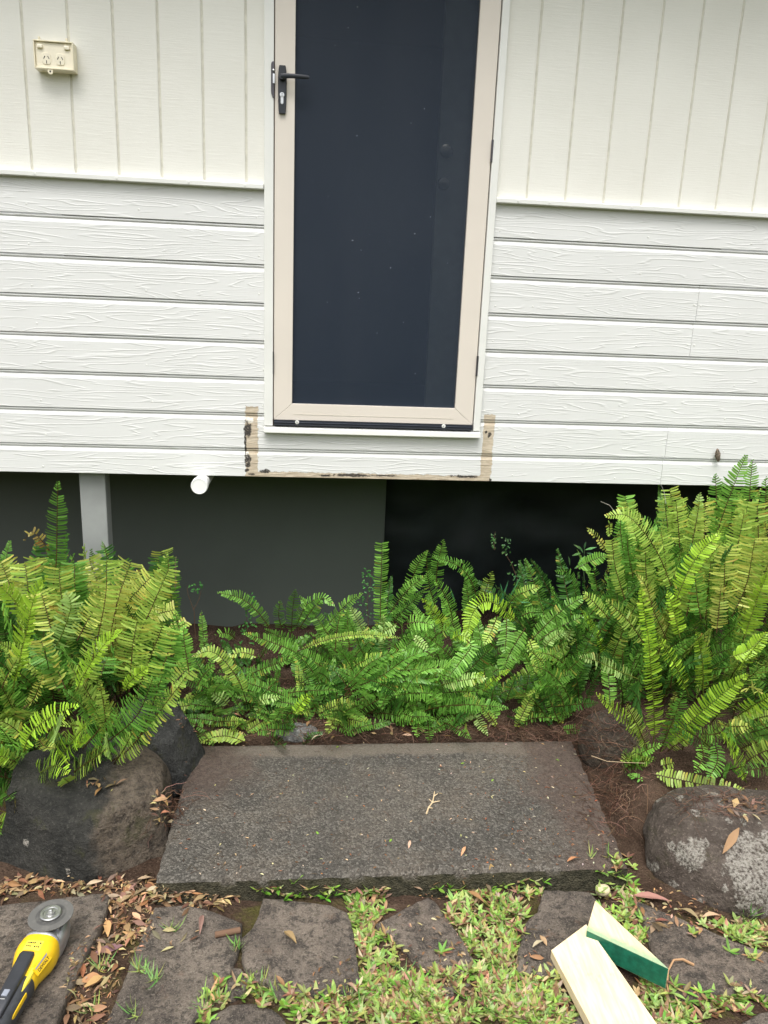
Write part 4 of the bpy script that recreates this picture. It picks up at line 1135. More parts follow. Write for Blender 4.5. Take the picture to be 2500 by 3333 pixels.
for P, w, st, fo in [([(1480, 1270), (1400, 1060), (1275, 865)], .065, 'lime', .2), ([(690, 1195), (900, 1240), (1150, 1290), (1450, 1325)], .06, 'yg', .1), ([(1100, 940), (1120, 1050), (1060, 1180)], .05, 'fresh', .3), ([(1215, 920), (1240, 1080), (1170, 1230)], .055, 'mid', .15),
                     ([(1700, 1140), (1600, 1150), (1470, 1175)], .05, 'mid', .1), ([(1400, 720), (1520, 640), (1680, 550)], .07, 'lime', .3), ([(1400, 350), (1520, 180), (1645, 35)], .05, 'lime', .6), ([(1560, 1320), (1590, 1400), (1620, 1450)], .05, 'pale', .4),
                     ([(1280, 1190), (1350, 1160), (1480, 1130)], .05, 'mid', .1), ([(1440, 500), (1520, 480), (1600, 530)], .05, 'yel', .2), ([(1520, 850), (1600, 830), (1700, 790)], .07, 'dark', .1), ([(1500, 920), (1600, 880), (1700, 860)], .06, 'mid', .1),
                     ([(1260, 780), (1330, 800), (1500, 800)], .05, 'yel', .2), ([(1300, 840), (1200, 870), (1080, 860)], .06, 'fresh', .2)]:
    hero(fL, zR2, P, -.88, -.98, w, st, fold=fo)
for i in range(30):
    bx, by = U(1.30, 1.95), U(-.84, -.62)
    grow(fL, (bx, by, gh(bx, by) + .03), U(-2.9, -.2), U(.16, .38), U(.1, .8), U(.3, 1.0), U(.055, .085), pick(['mid', 'yg', 'dark', 'fresh', 'lime', 'mid']))

# ------------------------------------------------------------------ surfaces to rest things on
from mathutils.bvhtree import BVHTree
bpy.context.view_layer.update()
def world_bvh(objs):
    vs, fs = [], []
    for o in objs:
        k = len(vs); mw = o.matrix_world
        vs += [mw @ v.co for v in o.data.vertices]
        fs += [tuple(i + k for i in p.vertices) for p in o.data.polygons]
    return BVHTree.FromPolygons(vs, fs)
solids = [ground, slab] + list(ground.children) + [o for o in COL.objects if o.name.split('.')[0] in ('boulder', 'stone')]
BV = world_bvh(solids)
def hit(u, v):
    l, n, i, d = BV.ray_cast(Vector(cC), Vector(ray(u, v)).normalized())
    return l, n
def drop(x, y):
    l, n, i, d = BV.ray_cast(Vector((x, y, 1.5)), Vector((0, 0, -1)))
    return (l.z, n) if l else (gh(x, y), Vector((0, 0, 1)))

def leaf(mb, p, dirv, nrm, L, w, curl=.2, fold=.15, tw=0.0, col=(.3, .2, .1), prof=(.12, .75, 1.0, .62, .04), jag=0.0):
    """a lance-shaped blade lying along dirv from p."""
    d = Vector(dirv).normalized(); n = Vector(nrm).normalized()
    n = (n - d * n.dot(d)).normalized(); s = d.cross(n)
    vs = []; c0 = mb.cur; k = len(prof) - 1
    for i, q in enumerate(prof):
        t = i / k
        a = tw * t; ss = s * cos(a) + n * sin(a); nn = n * cos(a) - s * sin(a)
        c = Vector(p) + d * (L * t) + n * (curl * L * (t * (1 - t) if curl > 0 else -t * t))
        hw = w * .5 * q
        j = random.uniform(1 - jag, 1 + jag)
        vs += [c - ss * hw * j + nn * hw * fold, c, c + ss * hw * j + nn * hw * fold]
    fs = []
    for i in range(k):
        a = i * 3
        fs += [(a, a + 1, a + 4, a + 3), (a + 1, a + 2, a + 5, a + 4)]
    mb.cur = tuple(max(0, x * random.uniform(.85, 1.15)) for x in col)
    mb.add(vs, fs); mb.cur = c0
def jit(c, k=.2):
    b = random.uniform(1 - k, 1 + k)
    return tuple(x * b * random.uniform(.9, 1.1) for x in c)

# ------------------------------------------------------------------ weeds and grass among the stones
WZ = [  # centre u, v, radius u, v, weight
    (1215, 3080, 75, 190, 1.3), (1190, 2950, 60, 60, 1.0), (1580, 3010, 130, 120, 1.4), (1560, 3130, 150, 100, 1.4), (1480, 2915, 70, 35, .8), (1700, 2900, 80, 35, .8),
    (1010, 2900, 200, 22, .55), (1150, 3270, 330, 80, 1.1), (1500, 3260, 300, 90, 1.3), (1800, 3270, 200, 90, 1.5), (2130, 3270, 220, 80, 1.4), (2420, 3240, 130, 60, 1.4),
    (2000, 2920, 70, 70, .9), (2060, 3000, 60, 90, 1.2), (2370, 3050, 130, 50, 1.5), (2470, 3080, 80, 60, 1.2), (2010, 2830, 60, 50, .6), (780, 3240, 130, 50, .8), (680, 3270, 60, 80, .8),
    (830, 3200, 80, 40, .7), (2030, 3060, 40, 90, .9), (1760, 3200, 80, 40, 1.0)]
mb = MB(); N = 0
tot = sum(a[2] * a[3] * a[4] for a in WZ)
for (cu, cv, ru, rv, wt) in WZ:
    for q in range(int(1250 * ru * rv * wt / tot)):
        r = math.sqrt(random.random()); a = random.uniform(0, 2 * pi)
        u, v = cu + ru * r * cos(a), cv + rv * r * sin(a)
        on = any(inpoly(u, v, P) for P in FLAG_PX)
        if on and random.random() > .10: continue
        if inpoly(u, v, [(1790, 3090), (1905, 3000), (2140, 3340), (1920, 3340)]): continue
        l, n = hit(u, v)
        if l is None: continue
        base = random.choice([(.27, .43, .08), (.36, .48, .12), (.19, .34, .055), (.41, .49, .18), (.30, .40, .11)])
        nl = random.randint(4, 8); a0 = random.uniform(0, 2 * pi)
        for j in range(nl):
            a = a0 + 2 * pi * j / nl + random.uniform(-.5, .5); el = random.uniform(.0, .6)
            dv = (cos(a) * cos(el), sin(a) * cos(el), sin(el))
            c = jit(base, .2)
            if random.random() < .34: c = jit(random.choice([(.45, .31, .17), (.30, .17, .09), (.52, .42, .24), (.22, .12, .07)]), .3)
            leaf(mb, l + Vector((0, 0, .002)), dv, (0, 0, 1), random.uniform(.016, .034), random.uniform(.0060, .0110), random.choice([.25, -.35, -.2]), .25, random.uniform(-.5, .5), c, (.35, .9, 1, .7, .06))
# finer grass tufts
for (u, v, k, sp) in [(870, 3240, 26, .05), (840, 3215, 20, .04), (1300, 3170, 22, .045), (560, 3030, 16, .02), (500, 3185, 18, .03), (440, 3300, 14, .03), (770, 3090, 16, .02), (690, 3265, 34, .05), (2440, 2985, 18, .03),
                      (1630, 2950, 22, .03), (1150, 3270, 26, .05), (1560, 3270, 30, .06), (335, 3155, 14, .02), (460, 3160, 18, .03), (300, 3290, 10, .03), (1980, 2790, 5, .006), (1925, 2790, 5, .008), (1470, 3200, 10, .02)]:
    for j in range(k):
        l, n = hit(u + random.uniform(-1, 1) * sp * 700, v + random.uniform(-1, 1) * sp * 450)
        a = random.uniform(0, 2 * pi); el = random.uniform(.1, 1.2)
        leaf(mb, l, (cos(a) * cos(el), sin(a) * cos(el), sin(el)), (0, 0, 1), random.uniform(.025, .055), random.uniform(.0025, .0042), -.3, .3, random.uniform(-.6, .6), jit(random.choice([(.17, .34, .08), (.28, .44, .15), (.36, .40, .12)]), .2), (.6, 1, .9, .5, .03))
# low sprigs along the front edge of the slab
for u, v in [(860, 2895), (905, 2885), (955, 2865), (975, 2905), (1090, 2905), (1130, 2895), (1190, 2905), (1465, 2880), (1595, 2885), (1770, 2860), (2060, 2870), (2030, 2850), (925, 2920), (1060, 2915), (1160, 2930)]:
    l, n = hit(u, v + 12)
    for j in range(6):
        a = random.uniform(0, 2 * pi); el = random.uniform(.2, 1.1)
        leaf(mb, l, (cos(a) * cos(el), sin(a) * cos(el), sin(el)), (0, 0, 1), random.uniform(.02, .036), random.uniform(.006, .010), .25, .2, 0, jit((.19, .40, .05), .2), (.3, .9, 1, .7, .05))
tag(mb.build('weeds', M['weed'], recalc=False), 'low green weeds and grass growing between the paving stones', 'weeds', kind='stuff')

# ------------------------------------------------------------------ leaf litter
mb = MB()
LC = [(.34, .20, .095), (.26, .145, .072), (.16, .09, .052), (.18, .10, .055), (.48, .36, .20), (.22, .15, .095), (.42, .28, .14), (.12, .07, .04), (.34, .25, .14)]
LZ = [(170, 2885, 200, 26, 100), (430, 2905, 110, 45, 80), (420, 2990, 65, 90, 85), (330, 3120, 60, 110, 42), (270, 3260, 60, 90, 36), (560, 2925, 110, 20, 60), (700, 2935, 90, 25, 35), (30, 2900, 60, 40, 40),
      (1500, 2905, 200, 25, 20), (1180, 2895, 120, 16, 16), (2200, 2990, 150, 60, 26), (2430, 2630, 80, 30, 22), (520, 2640, 40, 60, 45), (340, 2560, 60, 20, 14), (1250, 3230, 150, 80, 22), (1700, 3150, 300, 120, 40), (560, 3000, 90, 90, 16),
      (1150, 2380, 500, 25, 40), (950, 2290, 260, 70, 26)]
for cu, cv, ru, rv, k in LZ:
    for j in range(k):
        r = math.sqrt(random.random()); a = random.uniform(0, 2 * pi)
        l, n = hit(cu + ru * r * cos(a), cv + rv * r * sin(a))
        if l is None: continue
        a = random.uniform(0, 2 * pi)
        L = random.uniform(.010, .046)
        nn = (Vector((random.gauss(0, .35), random.gauss(0, .35), 1)))
        d = Vector((cos(a), sin(a), random.uniform(-.1, .25)))
        leaf(mb, l + Vector((0, 0, random.uniform(.002, .010))), d, nn, L, L * random.uniform(.2, .42), random.uniform(.1, .5), random.uniform(-.3, .6), random.uniform(-1, 1), jit(random.choice(LC), .25), jag=.15)
for cu, cv, ru, rv, k in [(420, 3000, 80, 120, 260), (300, 3200, 90, 150, 260), (450, 2910, 120, 40, 160), (170, 2890, 200, 25, 140), (640, 2930, 140, 25, 110), (1500, 3050, 300, 200, 200), (1250, 3200, 250, 120, 160), (2150, 2960, 200, 70, 160), (1900, 3250, 400, 90, 120), (760, 2360, 200, 40, 120)]:
    for j in range(k):
        r = math.sqrt(random.random()); a = random.uniform(0, 2 * pi)
        l, n = hit(cu + ru * r * cos(a), cv + rv * r * sin(a))
        if l is None: continue
        a = random.uniform(0, 2 * pi); L = random.uniform(.004, .016)
        leaf(mb, l + Vector((0, 0, random.uniform(.001, .004))), (cos(a), sin(a), random.uniform(-.1, .2)), (random.gauss(0, .3), random.gauss(0, .3), 1), L, L * random.uniform(.15, .5), .3, .3, 0, jit(random.choice(LC), .35), (.4, 1, .6), jag=.3)
tag(mb.build('leaf_litter', M['litter'], recalc=False), 'brown and orange fallen leaf litter between the stones and boulders', 'leaf litter', kind='stuff')

# ------------------------------------------------------------------ matted roots and twigs
mb = MB()
RZ = [(2010, 2500, 100, 160, 300), (1930, 2380, 60, 60, 110), (2060, 2300, 90, 90, 120), (1720, 2385, 180, 22, 150), (1480, 2370, 160, 25, 110), (1080, 2370, 110, 45, 110), (960, 2240, 90, 40, 60), (560, 2630, 50, 70, 90), (2330, 2620, 130, 40, 100),
      (780, 2300, 160, 70, 90), (1250, 2385, 600, 18, 100), (650, 2150, 60, 60, 90), (760, 2170, 120, 40, 90), (900, 2130, 120, 30, 60), (1960, 2620, 80, 110, 90), (2000, 2200, 70, 100, 60)]
for cu, cv, ru, rv, k in RZ:
    for j in range(k):
        r = math.sqrt(random.random()); a = random.uniform(0, 2 * pi)
        l, n = hit(cu + ru * r * cos(a), cv + rv * r * sin(a))
        if l is None: continue
        a = random.uniform(0, 2 * pi); L = random.uniform(.03, .12); P = [l + Vector((0, 0, .002))]
        z0 = random.uniform(0, .5)
        for q in range(5):
            a += random.gauss(0, .45)
            P.append(P[-1] + Vector((cos(a), sin(a), random.gauss(.15 - .07 * q, .22))) * (L / 5))
        for q in P[1:]:
            g = gh(q.x, q.y)
            if q.z < g: q.z = g + .003
        mb.cur = jit(random.choice([(.10, .052, .033), (.16, .09, .06), (.07, .036, .024), (.22, .13, .09)]), .2)
        mb.tube(P, random.uniform(.0006, .0013), .0004, 3, False)
mb.cur = (1, 1, 1)
tag(mb.build('roots', M['twig'], recalc=False), 'matted brown fern roots around the sides of the slab', 'roots', kind='stuff')

# ------------------------------------------------------------------ scraps lying on the slab
mb = MB()
for j in range(720):
    u, v = random.uniform(560, 2000), random.uniform(2415, 2850)
    if random.random() < .35: u = random.uniform(1500, 2020)
    l, n = hit(u, v)
    if l is None or not (-.4 < l.x < 1.0 and -1.22 < l.y < -.55): continue
    a = random.uniform(0, 2 * pi)
    if random.random() < .55:
        L = random.uniform(.006, .028); d = Vector((cos(a), sin(a), 0))
        mb.cur = jit(random.choice([(.05, .03, .02), (.09, .055, .035), (.14, .085, .05)]), .2)
        mb.tube([l + Vector((0, 0, .0008)), l + d * L * .5 + Vector((0, 0, .0025)) + Vector((random.gauss(0, .002), random.gauss(0, .002), 0)), l + d * L + Vector((0, 0, .0008))], .0008, .0004, 3, False)
    else:
        leaf(mb, l + Vector((0, 0, .0015)), (cos(a), sin(a), .05), (0, 0, 1), random.uniform(.005, .014), random.uniform(.002, .005), .2, .2, 0, jit(random.choice([(.5, .36, .2), (.22, .10, .05), (.12, .06, .035), (.62, .52, .36), (.35, .14, .06)]), .3))
for u, v in [(1036, 2718), (1268, 2742), (1500, 2488), (1820, 2478), (1095, 2436), (1600, 2545)]:
    l, n = hit(u, v); a = random.uniform(0, 3)
    leaf(mb, l + Vector((0, 0, .002)), (cos(a), sin(a), .1), (0, 0, 1), .014, .007, .2, .2, 0, (.20, .36, .05))
mb.cur = (1, 1, 1)
tag(mb.build('slab_debris', M['litter'], recalc=False), 'scattered bark crumbs and leaf scraps on the concrete slab', 'debris', kind='stuff')

def lone_leaf(u0, v0, u1, v1, w, col, label, curl=.2, fold=.2, lift=.004, tw=.3, name='fallen_leaf', cat='leaf', group='single fallen leaves', prof=(.1, .7, 1.0, .8, .5, .05)):
    a, n = hit(u0, v0); b, n2 = hit(u1, v1)
    c = (a + b) / 2; mb = MB(); mb.cur = (.5, .5, .5)
    leaf(mb, a - c + Vector((0, 0, lift)), b - a, n + Vector((0, 0, .4)), (b - a).length, w, curl, fold, tw, col, prof)
    return tag(mb.build(name, M['litter'], recalc=False, loc=c), label, cat, group)
lone_leaf(2405, 2700, 2345, 2795, .024, (.33, .19, .13), 'pinkish brown curved gum leaf on the lichen boulder', -.15, .2, .006)
lone_leaf(400, 3085, 305, 3112, .026, (.20, .13, .125), 'broad purple-grey leaf in the gap beside the grinder stone', .08, .1, .008, 0.1)
lone_leaf(330, 3190, 262, 3205, .026, (.42, .22, .10), 'broad orange leaf below the purple-grey leaf in the stone gap', .2, .2, .010)
lone_leaf(335, 3195, 275, 3232, .018, (.50, .28, .13), 'narrow tan leaf crossing the broad orange leaf', .3, .3, .016)
lone_leaf(350, 3005, 352, 3062, .020, (.55, .38, .16), 'yellow-tan leaf near the corner of the grinder stone', .2, .2, .012)
lone_leaf(2060, 2925, 2185, 2945, .030, (.42, .22, .17), 'long pinkish leaf lying above the right paving stone', .25, .3, .010)
lone_leaf(2215, 2970, 2275, 3008, .020, (.34, .22, .14), 'curled brown leaf at the foot of the lichen boulder', .35, .6, .012)
lone_leaf(2285, 2995, 2350, 2995, .018, (.46, .33, .20), 'pale tan curled leaf right of the curled brown leaf', .4, .6, .010)
lone_leaf(1845, 2812, 1890, 2800, .014, (.45, .22, .10), 'orange curled leaf on the front right edge of the slab', .5, .5, .008, .9)
lone_leaf(1597, 2815, 1606, 2858, .018, (.33, .17, .07), 'oval brown leaf hanging over the front edge of the slab', .1, .1, .004, 0.0)
lone_leaf(1520, 2920, 1575, 2958, .024, (.32, .18, .10), 'blotched brown dead leaf among the weeds', .2, .3, .020)
lone_leaf(1335, 2738, 1330, 2765, .009, (.62, .47, .27), 'pale tan wood chip on the middle of the slab', .1, .2, .003, 0)
lone_leaf(925, 3040, 965, 3080, .020, (.34, .20, .11), 'small brown leaf on the middle paving stone', .4, .5, .008)
lone_leaf(660, 2985, 650, 3050, .014, (.30, .19, .12), 'curled brown leaf on the stone beside the ribbed bolt', .5, .8, .006)
lone_leaf(1515, 2758, 1500, 2790, .010, (.55, .33, .18), 'slim tan leaf on the right half of the slab', .2, .3, .003)
# forked pale twig
mb = MB(); mb.cur = (.62, .48, .30); tw = [hit(*q)[0] + Vector((0, 0, .004)) for q in [(1388, 2652), (1395, 2632), (1408, 2615), (1412, 2595), (1414, 2580)]]
mb.tube(tw, .0028, .0016, 5)
for a, b in (((1408, 2615), (1432, 2612)), ((1412, 2595), (1425, 2588)), ((1395, 2632), (1408, 2636)), ((1408, 2615), (1396, 2606))):
    mb.tube([hit(*a)[0] + Vector((0, 0, .004)), hit(*b)[0] + Vector((0, 0, .006))], .0022, .001, 5)
tag(mb.build('forked_twig', M['twig'], recalc=False), 'pale forked twig lying on the middle of the slab', 'twig')
# bark strip beside the timber
mb = MB(); mb.cur = (.40, .24, .13); P = [hit(*q)[0] + Vector((0, 0, h)) for q, h in [((2258, 3145), .004), ((2220, 3135), .012), ((2190, 3142), .016), ((2172, 3175), .014), ((2170, 3215), .008), ((2176, 3240), .003)]]
mb.tube(P, .0035, .002, 5)
tag(mb.build('bark_strip', M['twig'], recalc=False), 'hooked tan bark strip right of the green wedge', 'bark')
# ribbed rusty bolt
a, _ = hit(700, 3052); b, _ = hit(782, 3036); d = (b - a); mb = MB(); mb.cur = (.19, .115, .075)
P = []; rr = []
for i in range(45):
    t = i / 44; p = a + d * t + Vector((0, 0, .0085)); r = .0082 if i % 2 else .0070
    dn = d.normalized(); s_ = dn.cross(Vector((0, 0, 1))).normalized(); up = s_.cross(dn)
    rr.append([p + s_ * (r * cos(q)) + up * (r * sin(q)) for q in np.linspace(0, 2 * pi, 12, endpoint=False)])
mb.loft(rr)
tag(mb.build('ribbed_bolt', M['twig']), 'rusty brown ribbed bolt lying on a paving stone', 'bolt')

# ------------------------------------------------------------------ seedlings in front of the underfloor
def seedling(stems, leaves, label, lsize=.012, col=(.06, .22, .04), stemcol=(.12, .07, .045), cat='seedling', group='thin seedlings under the house', name='seedling', lprof=(.2, .85, 1, .75, .15), lw=.55, Y=-.05):
    mb = MB(); base = Vector(W(*stems[0][0], Y))
    for st in stems:
        P = [Vector(W(u, v, Y + .004 * i)) - base for i, (u, v) in enumerate(st)]
        mb.cur = stemcol; mb.tube(P, .0016, .0008, 4, False)
    o = tag(empty(name, base), label, cat, group)
    mb.build('stem', M['twig'], o, recalc=False)
    mb = MB()
    for (u, v, a) in leaves:
        p = Vector(W(u, v, Y - .006)) - base
        d = Vector((cos(a), random.uniform(-.5, .1), sin(a)))
        leaf(mb, p, d, (random.gauss(0, .3), -.6, .7), lsize * random.uniform(.8, 1.2), lsize * lw, .1, .15, 0, jit(col, .25), lprof)
    mb.cur = (1, 1, 1)
    ch = mb.build('leaves', M['weed'], o, recalc=False); tag(ch, kind='stuff')
    return o
def sprig(cu, cv, ru, rv, k): return [(cu + ru * random.uniform(-1, 1), cv + rv * random.uniform(-1, 1), random.uniform(0, 2 * pi)) for _ in range(k)]
seedling([[(636, 2080), (632, 1990), (612, 1935), (609, 1905)], [(630, 1985), (648, 1950), (655, 1922)]], sprig(640, 1912, 26, 12, 16), 'thin reddish seedling with small leaves nearest the left bush')
seedling([[(815, 2110), (805, 2040), (800, 1960)]], sprig(815, 1990, 18, 55, 34) + sprig(810, 2060, 30, 40, 26), 'leafy dark seedling behind the rosette fern by the grey wall')
seedling([[(1200, 2050), (1195, 1960), (1212, 1860)]], sprig(1200, 1900, 22, 50, 46) + sprig(1190, 1980, 24, 30, 26), 'fine-leaved seedling beside the tall cut frond', .011)
seedling([[(1690, 1900), (1665, 1835), (1640, 1795)], [(1610, 1790), (1607, 1760), (1612, 1730)]], sprig(1606, 1762, 8, 30, 22) + sprig(1645, 1775, 16, 28, 24), 'seedling sprigs hanging alone against the black opening', .011, (.07, .17, .05))
seedling([[(1720, 1960), (1712, 1900), (1690, 1850)], [(1712, 1900), (1750, 1880)]], sprig(1695, 1860, 40, 30, 44) + sprig(1740, 1885, 26, 24, 22), 'tangled small-leaved seedling in the middle of the black opening', .011, (.06, .16, .045))
seedling([[(1905, 1950), (1900, 1850), (1903, 1770)]], [(1895, 1790, 2.6), (1905, 1790, .4), (1902, 1785, 1.6), (1890, 1800, 3.3), (1910, 1800, -.2), (1850, 1850, 2.9), (1855, 1840, 1.9), (1845, 1870, 3.6), (1850, 1880, 4.2), (1870, 1850, .6), (1905, 1810, 4.0), (1898, 1800, 2.2)],
         'broad-leaved blue-green weed beside the right fern bush', .042, (.12, .30, .10), (.10, .18, .07), 'weed', None, 'leafy_weed', (.2, .8, 1, .6, .05), .26)
b0 = Vector(W(1690, 1990, -.10))
gt = tag(empty('grass_tuft', b0), 'blue-green grass blades showing behind the middle ferns', 'grass')
for (u0_, v0_, u1_, v1_) in [(1630, 1960, 1652, 1898), (1655, 1950, 1693, 1880), (1640, 1950, 1630, 1905), (1480, 1960, 1467, 1918), (1740, 1990, 1795, 1955), (1740, 1980, 1748, 1930), (1770, 1990, 1815, 1955), (1790, 1990, 1793, 1935), (1660, 1960, 1720, 1960)]:
    mb = MB(); mb.cur = (.1, .2, .1)
    a, b = Vector(W(u0_, v0_, -.10)), Vector(W(u1_, v1_, -.12))
    leaf(mb, a - b0, b - a, (0, -1, .4), (b - a).length * 1.15, .008, .08, .25, 0, (.10, .30, .12), (.7, 1, .9, .6, .03))
    mb.build('blade', M['weed'], gt, recalc=False)
# dry bent stems reaching up from the ground
def dry_stem(pts, Y, label, r=.0013, col=(.20, .12, .085)):
    P = [Vector(W(u, v, Y)) for u, v in pts]; mb = MB(); mb.cur = col
    mb.tube([p - P[0] for p in P], r, r * .6, 4, False)
    tag(mb.build('dry_stem', M['twig'], recalc=False, loc=P[0]), label, 'stem', 'dry stems')
dry_stem([(570, 1915), (573, 1860), (570, 1830), (574, 1810)], -.3, 'dry reddish stem standing at the right edge of the left bush')
dry_stem([(2168, 1640), (2163, 1605), (2155, 1585), (2150, 1576)], -.42, 'thin pale stem reaching up to the weatherboards on the right', .0009, (.5, .5, .45))
dry_stem([(2000, 1665), (1985, 1645), (1955, 1632)], -.5, 'thin pale stem arching left above the right bush', .0009, (.45, .43, .38))
dry_stem([(2108, 2555), (2108, 2620), (2104, 2680), (2094, 2760), (2096, 2830)], -.98, 'long bare root dangling left of the lichen boulder', .0016, (.26, .16, .10))
dry_stem([(1925, 2460), (1975, 2478), (2040, 2482), (2100, 2484)], -.90, 'pale bent stem lying towards the slab from the low fern', .0015, (.36, .27, .17))

# ------------------------------------------------------------------ angle grinder
def se(hw, hh, zc, yc=0.0, e=.75, n=28, x=0.0):
    out = []
    for a in np.linspace(0, 2 * pi, n, endpoint=False):
        c, s_ = cos(a), sin(a)
        out.append((x, yc + hw * math.copysign(abs(c) ** e, c), zc + hh * math.copysign(abs(s_) ** e, s_)))
    return out
M['gyellow'] = plain('yellow_plastic', (.78, .50, .012), .36, var=.06, vscale=40, bump=.05, bscale=300)
M['gblack'] = plain('black_rubber_grip', (.045, .048, .055), .5, var=.2, vscale=60, bump=.25, bscale=700)
M['gdark'] = plain('dark_switch_plastic', (.026, .028, .034), .4, var=.2)
M['galloy'] = plain('cast_alloy', (.42, .43, .45), .38, .75, var=.15, vscale=60, bump=.3, bscale=180)
M['gsteel'] = plain('zinc_flange', (.50, .50, .49), .32, 1.0, var=.15, vscale=90)
M['glabel'] = plain('yellow_label', (.86, .70, .06), .4)
M['gink'] = plain('black_print', (.02, .02, .02), .6)
M['ggrey'] = plain('grey_print', (.25, .27, .32), .5)
def disc_mat():
    t = NT('abrasive_disc'); p = t.obj(); x, y, z = t.sep(p)
    r = t.math('SQRT', t.math('ADD', t.math('MULTIPLY', x, x), t.math('MULTIPLY', y, y)))
    n = t.noise(p, 500, 3, .8); n2 = t.noise(p, 60, 4)
    c = t.mix(n, (.030, .030, .029), (.095, .094, .090))
    c = t.mix(t.math('MULTIPLY', t.ramp(r, .033, .037), .5), c, (.15, .146, .135))
    c = t.mix(t.math('MULTIPLY', t.ramp(n2, .45, .7), .35), c, (.19, .182, .165))
    return t.done(t.bsdf(c, .8, 0, .3, t.bump(n, .4, .0006)))
M['gdisc'] = disc_mat()
GA = math.atan2(-.9905, -.12)
GO = (-.6165, -1.3935, -.036)
gri = tag(empty('angle_grinder', GO, (0, 0, GA)), 'yellow and black cordless angle grinder lying on the left paving stone', 'angle grinder')
mb = MB(); mb.loft([se(.010, .012, .045, x=-.036), se(.024, .024, .043, x=-.030), se(.031, .032, .040, x=-.012), se(.034, .036, .040, x=.012), se(.036, .037, .041, x=.036), se(.041, .040, .042, x=.048)])
gh_ = mb.build('gear_head', M['galloy'], gri, smooth=True)
mb = MB(); mb.lathe([(.026, .062), (.026, .072), (.023, .0745), (.023, .080), (.012, .0815)], (0, 0, 0), 28); mb.build('spindle_collar', M['galloy'], gri, smooth=True)
for (sx, sy) in ((.026, .027), (.026, -.027), (-.02, .022), (-.02, -.022)):
    mb = MB(); mb.lathe([(.0045, .055), (.0045, .0735), (.003, .0745), (.0001, .0745)], (sx, sy, 0), 10); mb.build('head_screw', M['galloy'], gri, smooth=True)
mb = MB(); mb.loft([se(.010, .018, .040, .026, x=-.022), se(.018, .029, .038, .024, x=-.004), se(.021, .032, .037, .024, x=.020), se(.020, .031, .036, .026, x=.045), se(.014, .024, .035, .029, x=.064), se(.005, .010, .034, .031, x=.074)])
mb.build('gear_case_lobe', M['galloy'], gri, smooth=True)
mb = MB(); mb.lathe([(.052, .0838), (.052, .0858), (.0515, .0861), (.0001, .0861)], (0, 0, 0), 56); mb.build('cutting_disc', M['gdisc'], gri)
mb = MB(); mb.lathe([(.0245, .0862), (.0250, .0880), (.0250, .0915), (.0232, .0935), (.0175, .0935), (.0160, .0915), (.0110, .0915), (.0105, .0955), (.0075, .0958), (.0001, .0958)], (0, 0, 0), 40)
fl = mb.build('flange_nut', M['gsteel'], gri, smooth=True)
mb = MB(); mb.lathe([(.0048, .0956), (.0048, .1010), (.0035, .1022), (.0001, .1022)], (0, 0, 0), 6); mb.build('spindle_end', M['gsteel'], gri, smooth=True)
mb = MB(); mb.loft([se(.0425, .0405, .042, x=.0465), se(.0440, .0420, .042, x=.050), se(.0440, .0420, .042, x=.0535), se(.0425, .0405, .042, x=.057)]); mb.build('collar_ring', M['galloy'], gri, smooth=True)
mb = MB(); mb.loft([se(.0425, .0395, .042, x=.052), se(.0455, .0415, .042, x=.060), se(.0475, .0420, .042, x=.078), se(.0460, .0410, .0415, x=.095), se(.0405, .0375, .041, x=.112), se(.0335, .0335, .040, x=.132), se(.0315, .0315, .039, x=.158), se(.0300, .0300, .038, x=.170)])
mb.build('motor_housing', M['gyellow'], gri, smooth=True)
mb = MB(); mb.loft([se(.0285, .0285, .037, x=.150), se(.0320, .0320, .038, x=.158), se(.0312, .0312, .038, x=.185), se(.0295, .0300, .037, x=.225), se(.0285, .0295, .037, x=.275), se(.0300, .0310, .038, x=.320), se(.0340, .0340, .042, x=.345), se(.036, .036, .044, x=.365)])
mb.build('grip', M['gblack'], gri, smooth=True)
# battery foot beyond the frame
mb = MB(); mb.box(.362, .445, -.038, .038, .006, .082); mb.build('battery', M['gblack'], gri, bevel=.006)
# paddle switch with ribs
mb = MB(); mb.loft([se(.0150, .006, .0775, -.004, .5, x=.108), se(.0175, .008, .0765, -.004, .5, x=.114), se(.0170, .009, .0740, -.003, .5, x=.150), se(.0155, .009, .0705, -.002, .5, x=.200), se(.0150, .009, .0680, -.001, .5, x=.262), se(.013, .004, .0660, 0, .5, x=.270)])
pad = mb.build('paddle_switch', M['gdark'], gri, smooth=True)
for k in range(6):
    y = -.0165 + .0052 * k
    mb = MB(); mb.tube([(.112, y, .0830), (.135, y, .0828), (.165, y * .9, .0800), (.188, y * .75, .0782)], .0012, .0006, 6); mb.build('rib', M['gdark'], pad, smooth=True)
mb = MB(); mb.box(.208, .224, -.007, .006, .0765, .0815); mb.build('slide_button', M['ggrey'], pad, bevel=.0015)
mb = MB(); mb.box(.228, .231, -.006, .005, .0760, .0785); mb.build('slide_mark', M['gsteel'], pad, bevel=.0008)
# yellow side tongue and stripes on the grip
mb = MB(); mb.loft([se(.005, .010, .060, .0225, .6, x=.140), se(.005, .009, .058, .0220, .6, x=.170), se(.003, .005, .056, .0200, .6, x=.205)]); mb.build('side_tongue', M['glabel'], gri, smooth=True)
mb = MB(); mb.loft([se(.0022, .0060, .0480, .0290, .5, x=.190), se(.0022, .0065, .0470, .0283, .5, x=.200), se(.0022, .0065, .0450, .0270, .5, x=.240), se(.0020, .005, .0440, .0265, .5, x=.250)]); mb.build('grip_badge', M['gyellow'], gri, smooth=True)
mb = MB()
for sg in (-1, 1): mb.tube([(.283, 0, .068), (.292, sg * .013, .0655), (.315, sg * .018, .0640)], .0028, n=6)
mb.build('grip_chevron', M['gyellow'], gri, smooth=True)
